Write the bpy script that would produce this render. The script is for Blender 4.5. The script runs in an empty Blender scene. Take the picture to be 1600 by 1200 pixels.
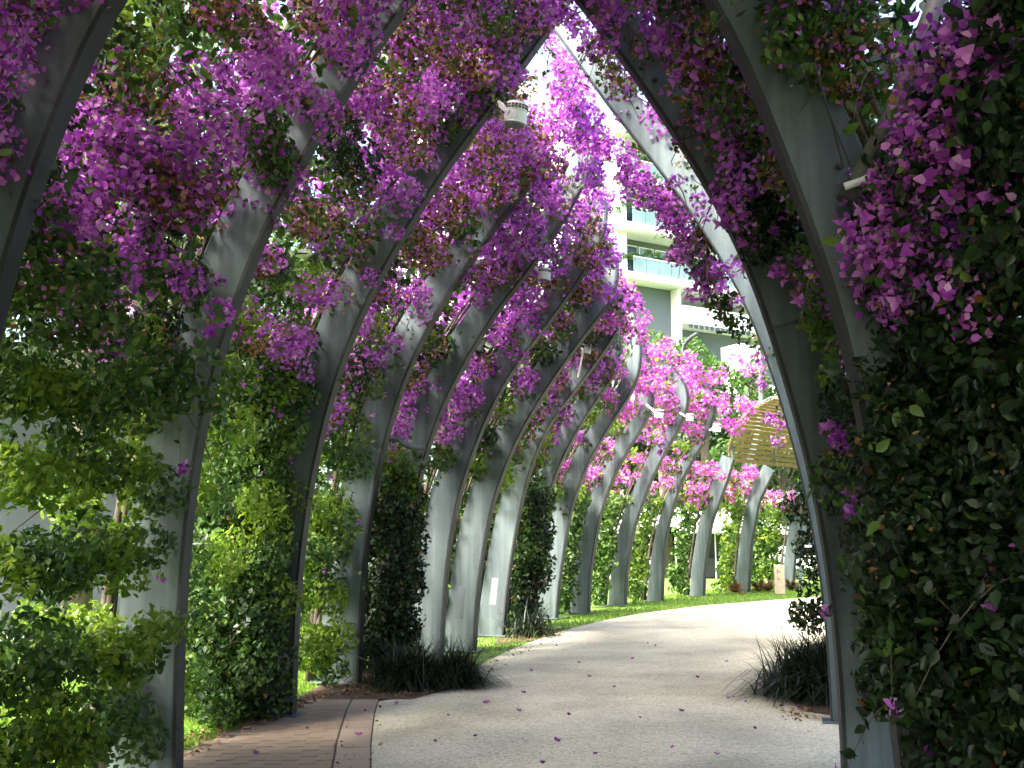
import bpy, bmesh, math, random
import numpy as np
from mathutils import Vector, Matrix

random.seed(7)
RNG = np.random.default_rng(11)
S = bpy.context.scene
COL = S.collection
R = math.radians

# ---------------------------------------------------------------- camera, sky, sun, exposure
CAM = np.array([0.0, 0.0, 1.5]); PITCH = math.atan(250 / 1556.0); F = 1555.6
cd = bpy.data.cameras.new('camera'); cd.lens = 35; cd.sensor_width = 36; cd.clip_end = 3000; cd.clip_start = 0.05
cam = bpy.data.objects.new('camera', cd); COL.objects.link(cam)
cam.location = CAM; cam.rotation_euler = (math.pi / 2 + PITCH, 0, 0)
S.camera = cam

SUN_EL, SUN_AZ = 52.0, 226.0          # azimuth clockwise from +Y
w = bpy.data.worlds.new('World'); S.world = w; w.use_nodes = True
nt = w.node_tree; nt.nodes.clear()
sky = nt.nodes.new('ShaderNodeTexSky'); sky.sky_type = 'NISHITA'; sky.sun_disc = False
sky.sun_elevation = R(SUN_EL); sky.sun_rotation = R(SUN_AZ); sky.dust_density = 6.0; sky.air_density = 1.0; sky.ozone_density = 1.0
bg = nt.nodes.new('ShaderNodeBackground'); bg.inputs['Strength'].default_value = 0.15
wo = nt.nodes.new('ShaderNodeOutputWorld')
nt.links.new(sky.outputs[0], bg.inputs[0]); nt.links.new(bg.outputs[0], wo.inputs[0])
sl = bpy.data.lights.new('sun', 'SUN'); sl.energy = 2.7; sl.angle = R(14); sl.color = (1, .95, .86)
sun = bpy.data.objects.new('sun', sl); COL.objects.link(sun)
sd = Vector((math.sin(R(SUN_AZ)) * math.cos(R(SUN_EL)), math.cos(R(SUN_AZ)) * math.cos(R(SUN_EL)), math.sin(R(SUN_EL))))
sun.rotation_euler = sd.to_track_quat('Z', 'Y').to_euler(); sun.location = sd * 50
S.view_settings.view_transform = 'Standard'; S.view_settings.look = 'None'
S.view_settings.exposure = 2.75; S.view_settings.gamma = 1.0; S.view_settings.use_curve_mapping = False
S.render.engine = 'CYCLES'
S.cycles.max_bounces = 8; S.cycles.transmission_bounces = 4; S.cycles.transparent_max_bounces = 4
S.cycles.use_denoising = True

# ---------------------------------------------------------------- pixel -> place
_f = np.array([0, math.cos(PITCH), math.sin(PITCH)]); _u = np.array([0, -math.sin(PITCH), math.cos(PITCH)]); _r = np.array([1.0, 0, 0])
def ray(px, py): return _f + _r * (px - 800) / F - _u * (py - 600) / F
def ground(px, py, z=0.0):
    d = ray(px, py); return CAM + d * ((z - CAM[2]) / d[2])
def atY(px, py, Y):
    d = ray(px, py); return CAM + d * (Y / d[1])
def onplane(px, py, P, n):
    d = ray(px, py); return CAM + d * (np.dot(P - CAM, n) / np.dot(d, n))
def project(P):
    q = np.asarray(P) - CAM
    return 800 + F * (q @ _r) / (q @ _f), 600 - F * (q @ _u) / (q @ _f)

# ---------------------------------------------------------------- object helpers
def tag(o, label=None, cat=None, group=None, kind=None):
    if label: o['label'] = label
    if cat: o['category'] = cat
    if group: o['group'] = group
    if kind: o['kind'] = kind
    return o
def empty(name, loc, label, cat, group=None, rz=0.0):
    o = bpy.data.objects.new(name, None); COL.objects.link(o); o.empty_display_size = .2
    o.location = loc; o.rotation_euler = (0, 0, rz)
    return tag(o, label, cat, group)
def link(name, me, parent=None, mats=None):
    o = bpy.data.objects.new(name, me); COL.objects.link(o)
    if mats is not None:
        for m in (mats if isinstance(mats, (list, tuple)) else [mats]): me.materials.append(m)
    if parent is not None:
        o.parent = parent
        o.matrix_parent_inverse = Matrix.LocRotScale(parent.location, parent.rotation_euler, None).inverted()
    return o
def bm_obj(name, bm, mat, parent=None, smooth=False):
    me = bpy.data.meshes.new(name); bmesh.ops.recalc_face_normals(bm, faces=bm.faces)
    bm.to_mesh(me); bm.free()
    if smooth:
        me.polygons.foreach_set('use_smooth', [True] * len(me.polygons))
    return link(name, me, parent, mat)
def box(bm, c, size, M=None, bev=0.0):
    g = bmesh.ops.create_cube(bm, size=1.0)
    vs = g['verts']
    T = Matrix.Translation(c) @ (M.to_4x4() if M is not None else Matrix.Identity(4)) @ Matrix.Diagonal((*size, 1))
    bmesh.ops.transform(bm, matrix=T, verts=vs)
    if bev > 0:
        es = list({e for v in vs for e in v.link_edges})
        bmesh.ops.bevel(bm, geom=es, offset=bev, segments=1, affect='EDGES')
def tube(bm, pts, rad, seg=8, cap=True):
    pts = [Vector(p) for p in pts]; n = len(pts)
    rads = rad if isinstance(rad, (list, tuple)) else [rad] * n
    rings = []
    ref = Vector((0.13, 0.37, 1)).normalized()
    for i, p in enumerate(pts):
        t = (pts[min(i + 1, n - 1)] - pts[max(i - 1, 0)]).normalized()
        a = t.cross(ref)
        if a.length < 1e-3: a = t.cross(Vector((1, 0, 0)))
        a.normalize(); b = t.cross(a)
        rings.append([bm.verts.new(p + (a * math.cos(2 * math.pi * k / seg) + b * math.sin(2 * math.pi * k / seg)) * rads[i]) for k in range(seg)])
    for i in range(n - 1):
        for k in range(seg):
            bm.faces.new((rings[i][k], rings[i][(k + 1) % seg], rings[i + 1][(k + 1) % seg], rings[i + 1][k]))
    if cap:
        bm.faces.new(rings[0][::-1]); bm.faces.new(rings[-1])
def np_mesh(name, V, faces_per, k, mat, parent=None, smooth=False):
    """V (N*?,3); faces_per: (M,k) int array of polygons with k corners"""
    me = bpy.data.meshes.new(name)
    M = len(faces_per)
    me.vertices.add(len(V)); me.vertices.foreach_set('co', np.ascontiguousarray(V, dtype=np.float32).ravel())
    me.loops.add(M * k); me.loops.foreach_set('vertex_index', np.ascontiguousarray(faces_per, dtype=np.int32).ravel())
    me.polygons.add(M); me.polygons.foreach_set('loop_start', np.arange(0, M * k, k, dtype=np.int32))
    me.update(calc_edges=True)
    if smooth: me.polygons.foreach_set('use_smooth', np.ones(M, dtype=bool))
    return link(name, me, parent, mat)

# ---------------------------------------------------------------- noise
_LAT = RNG.random((32, 32, 32))
def vnoise(P, sc, seed=0):
    q = np.asarray(P, dtype=float) / sc + np.array([3.7, 9.2, 5.1]) * (seed + 1)
    i = np.floor(q).astype(int); f = q - i; f = f * f * (3 - 2 * f)
    out = 0
    for dx in (0, 1):
        for dy in (0, 1):
            for dz in (0, 1):
                wt = (f[..., 0] if dx else 1 - f[..., 0]) * (f[..., 1] if dy else 1 - f[..., 1]) * (f[..., 2] if dz else 1 - f[..., 2])
                out = out + wt * _LAT[(i[..., 0] + dx) % 32, (i[..., 1] + dy) % 32, (i[..., 2] + dz) % 32]
    return out

# ---------------------------------------------------------------- materials
def mat(name):
    m = bpy.data.materials.new(name); m.use_nodes = True
    n = m.node_tree.nodes; l = m.node_tree.links
    return m, n, l, n['Principled BSDF']
def simple(name, col, rough=.6, metal=0.0, var=.12, scale=6.0, bump=.0):
    m, n, l, b = mat(name)
    tc = n.new('ShaderNodeTexCoord'); no = n.new('ShaderNodeTexNoise'); no.inputs['Scale'].default_value = scale; no.inputs['Detail'].default_value = 6
    l.new(tc.outputs['Object'], no.inputs['Vector'])
    cr = n.new('ShaderNodeValToRGB'); cr.color_ramp.elements[0].position = .3; cr.color_ramp.elements[1].position = .7
    cr.color_ramp.elements[0].color = (*[c * (1 - var) for c in col], 1); cr.color_ramp.elements[1].color = (*[min(1, c * (1 + var)) for c in col], 1)
    l.new(no.outputs['Fac'], cr.inputs['Fac']); l.new(cr.outputs['Color'], b.inputs['Base Color'])
    b.inputs['Roughness'].default_value = rough; b.inputs['Metallic'].default_value = metal
    if bump:
        bp = n.new('ShaderNodeBump'); bp.inputs['Strength'].default_value = bump; bp.inputs['Distance'].default_value = .01
        l.new(no.outputs['Fac'], bp.inputs['Height']); l.new(bp.outputs['Normal'], b.inputs['Normal'])
    return m
def leafmat(name, stops, trans=.35, rough=.45, tcol=1.6, spec=.4):
    m, n, l, b = mat(name)
    g = n.new('ShaderNodeNewGeometry'); oi = n.new('ShaderNodeObjectInfo')
    ad = n.new('ShaderNodeMath'); ad.operation = 'ADD'; l.new(g.outputs['Random Per Island'], ad.inputs[0]); l.new(oi.outputs['Random'], ad.inputs[1])
    fr = n.new('ShaderNodeMath'); fr.operation = 'FRACT'; l.new(ad.outputs[0], fr.inputs[0])
    cr = n.new('ShaderNodeValToRGB'); e = cr.color_ramp.elements
    while len(e) < len(stops): e.new(.5)
    for i, (p, c) in enumerate(stops): e[i].position = p; e[i].color = (*c, 1)
    l.new(fr.outputs[0], cr.inputs['Fac'])
    l.new(cr.outputs['Color'], b.inputs['Base Color']); b.inputs['Roughness'].default_value = rough
    b.inputs['Specular IOR Level'].default_value = spec
    tr = n.new('ShaderNodeBsdfTranslucent'); mx = n.new('ShaderNodeMixShader'); mx.inputs[0].default_value = trans
    sc = n.new('ShaderNodeVectorMath'); sc.operation = 'SCALE'; sc.inputs['Scale'].default_value = tcol
    l.new(cr.outputs['Color'], sc.inputs[0]); l.new(sc.outputs[0], tr.inputs['Color'])
    out = n['Material Output']
    l.new(b.outputs[0], mx.inputs[1]); l.new(tr.outputs[0], mx.inputs[2]); l.new(mx.outputs[0], out.inputs['Surface'])
    return m

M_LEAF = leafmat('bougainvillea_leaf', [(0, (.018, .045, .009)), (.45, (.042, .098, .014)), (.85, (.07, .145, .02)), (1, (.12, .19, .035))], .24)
M_HEDGE = leafmat('shaded_hedge_leaf', [(0, (.006, .017, .005)), (.6, (.012, .034, .009)), (1, (.026, .058, .014))], .2, .42)  # dark bougainvillea leaf, shade of hedge and canopy depths put into its colour
M_FRESH = leafmat('fresh_leaf', [(0, (.07, .13, .012)), (.5, (.12, .205, .018)), (1, (.21, .28, .03))], .45)
M_BRACT = leafmat('magenta_bract', [(0, (.26, .035, .33)), (.3, (.46, .085, .54)), (.7, (.60, .19, .66)), (.9, (.66, .26, .70)), (1, (.72, .40, .68))], .38, .6, 1.2, .2)
M_PINK = leafmat('pink_bract', [(0, (.42, .05, .38)), (.5, (.60, .12, .54)), (1, (.72, .32, .62))], .45, .6, 1.2, .2)
M_DRY = leafmat('dry_bract', [(0, (.06, .025, .010)), (.5, (.20, .10, .035)), (.8, (.36, .21, .08)), (1, (.50, .38, .20))], .35, .7, 1.3, .15)
M_STRAP = leafmat('strap_leaf', [(0, (.006, .012, .006)), (.7, (.014, .026, .010)), (1, (.04, .058, .02))], .12, .5)
M_GRASS = leafmat('grass_blade', [(0, (.08, .16, .014)), (.6, (.14, .25, .025)), (1, (.24, .32, .05))], .45, .5)
M_TREE = leafmat('tree_leaf', [(0, (.03, .075, .012)), (.5, (.06, .14, .02)), (1, (.12, .21, .04))], .35)
M_TREED = leafmat('dark_tree_leaf', [(0, (.012, .03, .01)), (.6, (.028, .06, .016)), (1, (.06, .10, .025))], .3)
M_STEM = simple('vine_bark', (.09, .07, .05), .85, var=.4, scale=14)
M_BARK = simple('tree_bark', (.10, .08, .06), .9, var=.35, scale=9)
M_LITTER = leafmat('dry_litter', [(0, (.10, .045, .02)), (.6, (.22, .12, .06)), (1, (.42, .28, .16))], .1, .8)

def steel_mat():
    m, n, l, b = mat('galvanised_steel')
    tc = n.new('ShaderNodeTexCoord')
    mp = n.new('ShaderNodeMapping'); mp.inputs['Scale'].default_value = (1, 1, .35); l.new(tc.outputs['Object'], mp.inputs['Vector'])
    n1 = n.new('ShaderNodeTexNoise'); n1.inputs['Scale'].default_value = 2.2; n1.inputs['Detail'].default_value = 5; l.new(mp.outputs[0], n1.inputs['Vector'])
    n2 = n.new('ShaderNodeTexNoise'); n2.inputs['Scale'].default_value = 26; n2.inputs['Detail'].default_value = 4; l.new(tc.outputs['Object'], n2.inputs['Vector'])
    mp3 = n.new('ShaderNodeMapping'); mp3.inputs['Scale'].default_value = (14, 14, .6); l.new(tc.outputs['Object'], mp3.inputs['Vector'])
    n3 = n.new('ShaderNodeTexNoise'); n3.inputs['Scale'].default_value = 1.0; n3.inputs['Detail'].default_value = 3; l.new(mp3.outputs[0], n3.inputs['Vector'])
    c1 = n.new('ShaderNodeValToRGB'); e = c1.color_ramp.elements
    e[0].position = .3; e[0].color = (.062, .082, .088, 1); e[1].position = .72; e[1].color = (.14, .178, .183, 1)
    l.new(n1.outputs['Fac'], c1.inputs['Fac'])
    mx = n.new('ShaderNodeMixRGB'); mx.blend_type = 'OVERLAY'; mx.inputs[0].default_value = .14
    l.new(c1.outputs[0], mx.inputs[1]); l.new(n2.outputs['Fac'], mx.inputs[2])
    mx2 = n.new('ShaderNodeMixRGB'); mx2.blend_type = 'OVERLAY'; mx2.inputs[0].default_value = .6
    l.new(mx.outputs[0], mx2.inputs[1]); l.new(n3.outputs['Fac'], mx2.inputs[2])
    l.new(mx2.outputs[0], b.inputs['Base Color'])
    rr = n.new('ShaderNodeMapRange'); rr.inputs[3].default_value = .42; rr.inputs[4].default_value = .62
    l.new(n1.outputs['Fac'], rr.inputs[0]); l.new(rr.outputs[0], b.inputs['Roughness'])
    b.inputs['Metallic'].default_value = .35
    return m
M_STEEL = steel_mat()
M_PATCH_D = simple('grey_patch_paint', (.06, .072, .08), .6, var=.1)
M_PATCH_L = simple('pale_patch_paint', (.15, .18, .185), .6, var=.1)
M_EDGE = simple('dark_inner_edge', (.030, .033, .035), .55, .2, var=.3, scale=4)  # strip along each post's inner edge, coloured darker than the shaft
M_DARK = simple('dark_steel', (.05, .05, .05), .5, .4)
M_TUBE = simple('weathered_tube', (.16, .15, .14), .55, .3, var=.2)
M_WHITE = simple('white_enamel', (.72, .73, .73), .4, var=.05)
M_GLASSL = simple('lamp_glass', (.2, .22, .23), .1)

def path_mat():
    m, n, l, b = mat('exposed_aggregate')
    tc = n.new('ShaderNodeTexCoord')
    v = n.new('ShaderNodeTexVoronoi'); v.inputs['Scale'].default_value = 60; l.new(tc.outputs['Object'], v.inputs['Vector'])
    no = n.new('ShaderNodeTexNoise'); no.inputs['Scale'].default_value = .9; no.inputs['Detail'].default_value = 7; l.new(tc.outputs['Object'], no.inputs['Vector'])
    sep = n.new('ShaderNodeSeparateColor'); l.new(v.outputs['Color'], sep.inputs[0])
    cr = n.new('ShaderNodeValToRGB'); e = cr.color_ramp.elements
    e[0].position = 0; e[0].color = (.30, .275, .19, 1); e[1].position = 1; e[1].color = (.66, .63, .49, 1)
    x = e.new(.18); x.color = (.44, .415, .305, 1); x = e.new(.5); x.color = (.52, .50, .38, 1); x = e.new(.85); x.color = (.57, .545, .425, 1)
    l.new(sep.outputs[0], cr.inputs['Fac'])
    c2 = n.new('ShaderNodeValToRGB'); c2.color_ramp.elements[0].position = .3; c2.color_ramp.elements[0].color = (.68, .67, .63, 1); c2.color_ramp.elements[1].position = .62; c2.color_ramp.elements[1].color = (1.08, 1.06, 1.02, 1)
    l.new(no.outputs['Fac'], c2.inputs['Fac'])
    mx = n.new('ShaderNodeMixRGB'); mx.blend_type = 'MULTIPLY'; mx.inputs[0].default_value = 1
    l.new(cr.outputs[0], mx.inputs[1]); l.new(c2.outputs[0], mx.inputs[2]); l.new(mx.outputs[0], b.inputs['Base Color'])
    b.inputs['Roughness'].default_value = .8
    bp = n.new('ShaderNodeBump'); bp.inputs['Strength'].default_value = .5; bp.inputs['Distance'].default_value = .004
    l.new(v.outputs['Distance'], bp.inputs['Height']); l.new(bp.outputs['Normal'], b.inputs['Normal'])
    return m
M_PATH = path_mat()
M_PAVER = simple('clay_paver', (.29, .215, .15), .85, var=.25, scale=22, bump=.3)
M_PAVER2 = simple('edging_paver', (.33, .255, .19), .85, var=.18, scale=18, bump=.3)
M_SAND = simple('paver_joint_sand', (.10, .085, .07), .95, var=.3, scale=40)
M_SOIL = simple('garden_soil', (.07, .045, .028), .95, var=.5, scale=18, bump=.6)
M_LAWN = simple('lawn_turf', (.10, .175, .02), .9, var=.35, scale=5, bump=.5)
M_WALL = simple('grey_render', (.055, .068, .072), .8, var=.08, scale=2)
M_ROAD = simple('grey_concrete', (.32, .31, .29), .85, var=.1)
M_BWHITE = simple('white_render', (.82, .82, .81), .7, var=.04, scale=.5)
M_BGREY = simple('grey_building_render', (.11, .135, .145), .7, var=.08, scale=.5)
M_BGLASS = simple('teal_glass', (.16, .25, .24), .08, .1, var=.25, scale=.8)
M_BDARK = simple('dark_window', (.03, .05, .055), .12, .1)
M_TIMBER = simple('honey_timber', (.17, .12, .038), .6, var=.3, scale=7)
M_TENT = simple('white_canvas', (.8, .8, .8), .7, var=.03)
M_SIGN = simple('sandstone_pillar', (.33, .28, .2), .8, var=.12, scale=12)
M_SYMB = simple('brown_symbol_paint', (.16, .10, .06), .7)

# ---------------------------------------------------------------- posts: traced profiles
#  name : (inner edge pixels from top to base, base is the last, continue at top?)
TR = {
 'L1': [(640,0),(590,70),(545,140),(500,205),(450,290),(410,370),(380,440),(355,520),(330,600),(313,680),(301,760),(291,850),(284,950),(280,1050),(278,1212)],
 'L2': [(835,78),(780,157),(717,233),(663,317),(613,395),(563,493),(530,575),(507,660),(488,740),(475,830),(465,930),(460,1030),(458,1118)],
 'L3': [(850,270),(817,302),(763,367),(737,410),(697,463),(660,530),(630,600),(608,667),(585,767),(573,850),(565,950),(561,1068)],
 'L4': [(930,257),(897,315),(843,405),(773,490),(725,570),(690,637),(663,717),(646,800),(638,900),(633,1048)],
 'L5': [(945,375),(905,440),(853,512),(803,575),(770,633),(741,700),(712,793),(700,870),(694,940),(690,1032)],
 'L6': [(962,466),(940,490),(895,550),(860,600),(828,650),(797,710),(768,793),(752,880),(745,945),(742,1018)],
 'L7': [(985,470),(965,520),(930,570),(897,613),(863,655),(836,710),(814,790),(798,880),(791,940),(787,994)],
 'L8': [(965,500),(975,545),(968,573),(950,603),(917,647),(890,695),(870,737),(850,800),(838,880),(831,930),(828,979)],
 'L9': [(985,470),(1001,525),(1003,570),(990,612),(970,640),(940,687),(917,727),(893,793),(880,870),(873,920),(870,967)],
 'L10': [(1003,530),(1018,570),(1024,610),(1020,638),(1008,662),(990,690),(963,735),(940,797),(928,860),(922,910),(920,958)],
 'L11': [(1030,553),(1042,563),(1071,596),(1078,615),(1075,643),(1062,668),(1023,737),(990,827),(979,900),(977,947)],
 'L12': [(1090,522),(1069,530),(1061,545),(1070,562),(1092,580),(1112,605),(1122,630),(1118,655),(1097,698),(1067,745),(1047,810),(1037,870),(1035,940)],
 'L13': [(1147,718),(1140,743),(1113,817),(1102,887),(1100,932)],
 'L14': [(1210,737),(1187,783),(1175,850),(1170,926)],
 'L15': [(1262,770),(1250,825),(1242,880),(1240,920)],
 'R1': [(905,0),(960,75),(1015,150),(1065,225),(1110,300),(1145,362),(1172,422),(1196,490),(1218,560),(1241,640),(1264,720),(1283,815),(1296,905),(1308,1000),(1315,1100),(1319,1215)],
 'R2': [(865,40),(900,95),(945,160),(985,210),(1040,275),(1085,340),(1125,400),(1160,460),(1184,520),(1205,580),(1225,645),(1249,730),(1270,825),(1284,910),(1293,1000),(1297,1070),(1299,1128)],
}
YAW = {'L1': 7, 'L2': 10, 'L3': 13, 'L4': 16, 'L5': 18, 'L6': 20, 'L7': 22, 'L8': 24, 'L9': 28, 'L10': 33, 'L11': 38, 'L12': 42, 'L13': 45, 'L14': 48, 'L15': 50, 'R1': 8, 'R2': 15.5}
GEN = np.array([(0, 0), (0, .8), (.03, 1.5), (.12, 2.2), (.3, 3), (.7, 4), (1.4, 5), (2.15, 5.9), (2.75, 6.7), (3.1, 7.4), (3.2, 8.0)])

def resample(P, n, it=6):
    P = np.asarray(P, float); L = np.r_[0, np.cumsum(np.linalg.norm(np.diff(P, axis=0), axis=1))]
    t = np.linspace(0, L[-1], n); Q = np.c_[np.interp(t, L, P[:, 0]), np.interp(t, L, P[:, 1])]
    for _ in range(it): Q[1:-1] = .25 * Q[:-2] + .5 * Q[1:-1] + .25 * Q[2:]
    return Q

class Post: pass
POSTS = {}
def add_post(key, base, yaw, side, prof, w0=.48, w1=.28, t=.11):
    p = Post(); p.key = key; p.base = np.array(base, float); p.side = side
    th = R(yaw); p.tan = np.array([math.sin(th), math.cos(th), 0]); p.u = np.array([math.cos(th), -math.sin(th), 0]) * side
    Q = resample(prof, 44)
    L = np.r_[0, np.cumsum(np.linalg.norm(np.diff(Q, axis=0), axis=1))]
    T = np.gradient(Q, axis=0); T /= np.linalg.norm(T, axis=1)[:, None]
    Nn = np.c_[-T[:, 1], T[:, 0]]                      # points outward (away from path)
    ww = np.maximum(w1, w0 - (w0 - w1) * np.clip(L / 6.5, 0, 1) ** .9)
    O = Q + Nn * ww[:, None]
    p.Q, p.O, p.L, p.t, p.w = Q, O, L, t, ww
    POSTS[key] = p
    return p
def W3(p, s, z, along=0.0): return p.base + p.u * s + np.array([0, 0, z]) + p.tan * along
def outer_at(p, a):
    s = np.interp(a, p.L, p.O[:, 0]); z = np.interp(a, p.L, p.O[:, 1]); return W3(p, s, max(z, 0))
for k, px in TR.items():
    side = 1 if k[0] == 'L' else -1
    b = ground(*px[-1]); th = R(YAW[k]); tn = np.array([math.sin(th), math.cos(th), 0]); u = np.array([math.cos(th), -math.sin(th), 0]) * side
    pr = []
    for q in px[::-1]:
        P = onplane(q[0], q[1], b, tn); pr.append(((P - b) @ u, P[2]))
    pr[0] = (0, 0)
    pr = np.array(pr)
    if k in ('L1', 'L2', 'L3', 'L4', 'L5', 'L6', 'R1', 'R2'):
        zt = pr[-1]; add = np.array([(.45, .6), (.72, 1.2), (.8, 1.8)]) if k in ('L1', 'L2', 'R1', 'R2') else np.array([(.05, .15), (.06, .35), (.03, .55)])
        pr = np.vstack([pr, zt + add])
    w1 = .26 if k not in ('L12',) else .06
    if k in ('L13', 'L14', 'L15'): w1 = .40
    w0 = {'L13': .46, 'L14': .48, 'L15': .42}.get(k, .47)
    add_post(k, b, YAW[k], side, pr, w0, w1)
    #print(k, np.round(b, 2), np.round(pr[[len(pr) // 2, -1]], 2).tolist())
# leftmost and nearest right posts, traced on planes at their own distance
def near_post(key, Y, pixels, yaw, side, xbase):
    b = np.array([xbase, Y, 0.0]); th = R(yaw); tn = np.array([math.sin(th), math.cos(th), 0]); u = np.array([math.cos(th), -math.sin(th), 0]) * side
    pr = [(0, 0)]
    for q in pixels[::-1]:
        P = onplane(q[0], q[1], b, tn); pr.append(((P - b) @ u, P[2]))
    pr = np.array(pr); zt = pr[-1]
    pr = np.vstack([pr, zt + np.array([(.7, .95), (1.4, 1.8), (2.0, 2.6), (2.3, 3.3), (2.4, 3.9)])])
    add_post(key, b, yaw, side, pr)
near_post('L0', 4.5, [(165,0),(130,90),(100,170),(60,270),(30,350),(5,440),(-40,640),(-72,900)], 4, 1, -2.56)
near_post('R0', 4.7, [(1125,0),(1160,90),(1195,175),(1225,250),(1260,340),(1290,420),(1315,500),(1335,580),(1352,670),(1366,780),(1377,900),(1384,1050)], 5, -1, 1.79)
for j, y in enumerate((2.2, -.2, -2.6)):
    add_post('LB%d' % j, (-2.7 + .02 * j, y, 0), 2, 1, GEN)
    add_post('RB%d' % j, (2.0 + .1 * j, y + .1, 0), 2, -1, GEN)
FARP = np.array([(0, 0), (.02, .8), (.12, 1.6), (.32, 2.4), (.7, 3.2), (1.2, 4.0), (1.65, 4.7), (1.8, 5.2), (1.7, 5.7), (1.4, 6.1)])
R2X = [q[0] for q in TR['R2']]; R2Y = [q[1] for q in TR['R2']]
# right row beyond the second post: opposite the left row
for j, (k, wd) in enumerate((('L3', 5.0), ('L5', 4.9), ('L7', 4.9), ('L8', 4.9), ('L9', 4.9), ('L10', 4.9), ('L11', 4.9), ('L12', 4.9))):
    q = POSTS[k]; off = wd
    for it in range(40):
        b = q.base + q.u * off
        pp_ = add_post('R%d' % (3 + j), b, YAW[k] if k != 'L3' else 15, -1, FARP)
        bad = False
        for sx, sz in pp_.Q:
            px, py = project(W3(pp_, sx, sz, -.06))
            if px < np.interp(py, R2Y, R2X) + 8: bad = True
        if not bad: break
        off += .08
    #print('R%d' % (3 + j), off)
# tall tendril-tipped post behind the timber vault
PB = np.array([9.0, 34.0, 0.0])
pp = [(0, 0)] + [tuple(x) for x in []]
th = R(20); tn = np.array([math.sin(th), math.cos(th), 0]); u = np.array([math.cos(th), -math.sin(th), 0])
pr = []
for q in [(1150,880),(1158,800),(1172,740),(1186,690),(1193,640),(1192,605),(1184,550),(1178,535)]:
    P = onplane(q[0], q[1], atY(1150, 880, 33), tn); pr.append(P)
PB = np.array([pr[0][0], pr[0][1], 0]); prf = [(0, 0)] + [((P - PB) @ u, P[2]) for P in pr]
add_post('L16', PB, 20, 1, prf, .40, .14)

POST_LABEL = {
 'L0': 'dark grey steel arbour post leaning in at the top left corner of the picture',
 'L1': 'tall dark edged steel post rising beside the brick paving at bottom left',
 'L2': 'curved grey steel post carrying the large white spotlight near the top',
 'L3': 'grey steel post between the yellow green tiers and the dark ivy column',
 'L4': 'grey steel post with its foot hidden behind the dark ivy column',
 'L5': 'pale grey steel post rising straight behind the left pair of tussocks',
 'L6': 'pale steel post with a dark rectangular paint patch near its foot',
 'L7': 'steel post with a pale rectangular paint patch near its foot',
 'L8': 'steel post with its foot hidden in dark ivy beside the grass verge',
 'L9': 'first pale steel post standing on the grass verge, beside the tussock',
 'L10': 'second pale steel post along the grass verge, bowing to the right',
 'L11': 'third pale steel post along the grass verge, its upper half bending back left',
 'L12': 'fourth pale steel post along the verge, ending in a thin hook',
 'L13': 'short curved steel post with a cut tip, left end of the timber vault',
 'L14': 'short pale post with a flat cut tip and reddish plants at its foot',
 'L15': 'steel post standing right behind the small sandstone marker pillar',
 'L16': 'tall pale curved post behind the timber slat vault, seen above its ridge',
 'R0': 'nearest right hand steel post, half hidden by the dark hedge',
 'R1': 'broad grey steel post on the right with dark inner edge, black rod and eye bolts',
 'R2': 'bright sunlit steel post seen as a white strip along the broad right hand post',
}
POST_ROOT = {}
def build_post(p):
    near = p.key in ('L0', 'L1', 'L2', 'L3', 'R0', 'R1', 'R2')
    lab = POST_LABEL.get(p.key)
    if lab is None:
        lab = 'curved steel arbour post standing behind the viewpoint' if 'B' in p.key else 'right row steel post hidden behind the sunlit strip post'
    root = empty('arbour_post', p.base, lab, 'post', 'curved steel posts of the arbour' if p.key in POST_LABEL else ('posts behind the viewpoint' if 'B' in p.key else 'hidden right row posts'))
    POST_ROOT[p.key] = root
    bm = bmesh.new(); n = len(p.Q); c = .012; rings = []
    T = np.gradient(p.Q, axis=0); T /= np.linalg.norm(T, axis=1)[:, None]
    for i in range(n):
        q = p.Q[i]; o = p.O[i]; d = (o - q) / np.linalg.norm(o - q); h = p.t / 2
        sec = [(q + d * c, -h), (o - d * c, -h), (o, -h + c), (o, h - c), (o - d * c, h), (q + d * c, h), (q, h - c), (q, -h + c)]
        rings.append([bm.verts.new(W3(p, a[0], a[1] if i else 0.0, al)) for a, al in sec])
    for i in range(n - 1):
        for k in range(8):
            bm.faces.new((rings[i][k], rings[i][(k + 1) % 8], rings[i + 1][(k + 1) % 8], rings[i + 1][k]))
    bm.faces.new(rings[0][::-1]); bm.faces.new(rings[-1])
    sh = bm_obj('shaft', bm, M_STEEL, root)
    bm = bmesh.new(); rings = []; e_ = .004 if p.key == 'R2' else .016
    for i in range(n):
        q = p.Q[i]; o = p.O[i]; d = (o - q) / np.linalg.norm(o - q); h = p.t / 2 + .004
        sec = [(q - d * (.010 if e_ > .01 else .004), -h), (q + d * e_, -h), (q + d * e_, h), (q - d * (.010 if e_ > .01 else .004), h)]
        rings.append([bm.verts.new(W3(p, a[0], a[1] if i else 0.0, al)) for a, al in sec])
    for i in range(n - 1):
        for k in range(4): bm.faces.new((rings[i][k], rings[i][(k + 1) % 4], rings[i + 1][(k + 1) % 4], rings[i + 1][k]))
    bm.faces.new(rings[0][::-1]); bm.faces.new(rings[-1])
    bm_obj('edge_strip', bm, M_EDGE, root)
    return root
for p in POSTS.values(): build_post(p)

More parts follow.
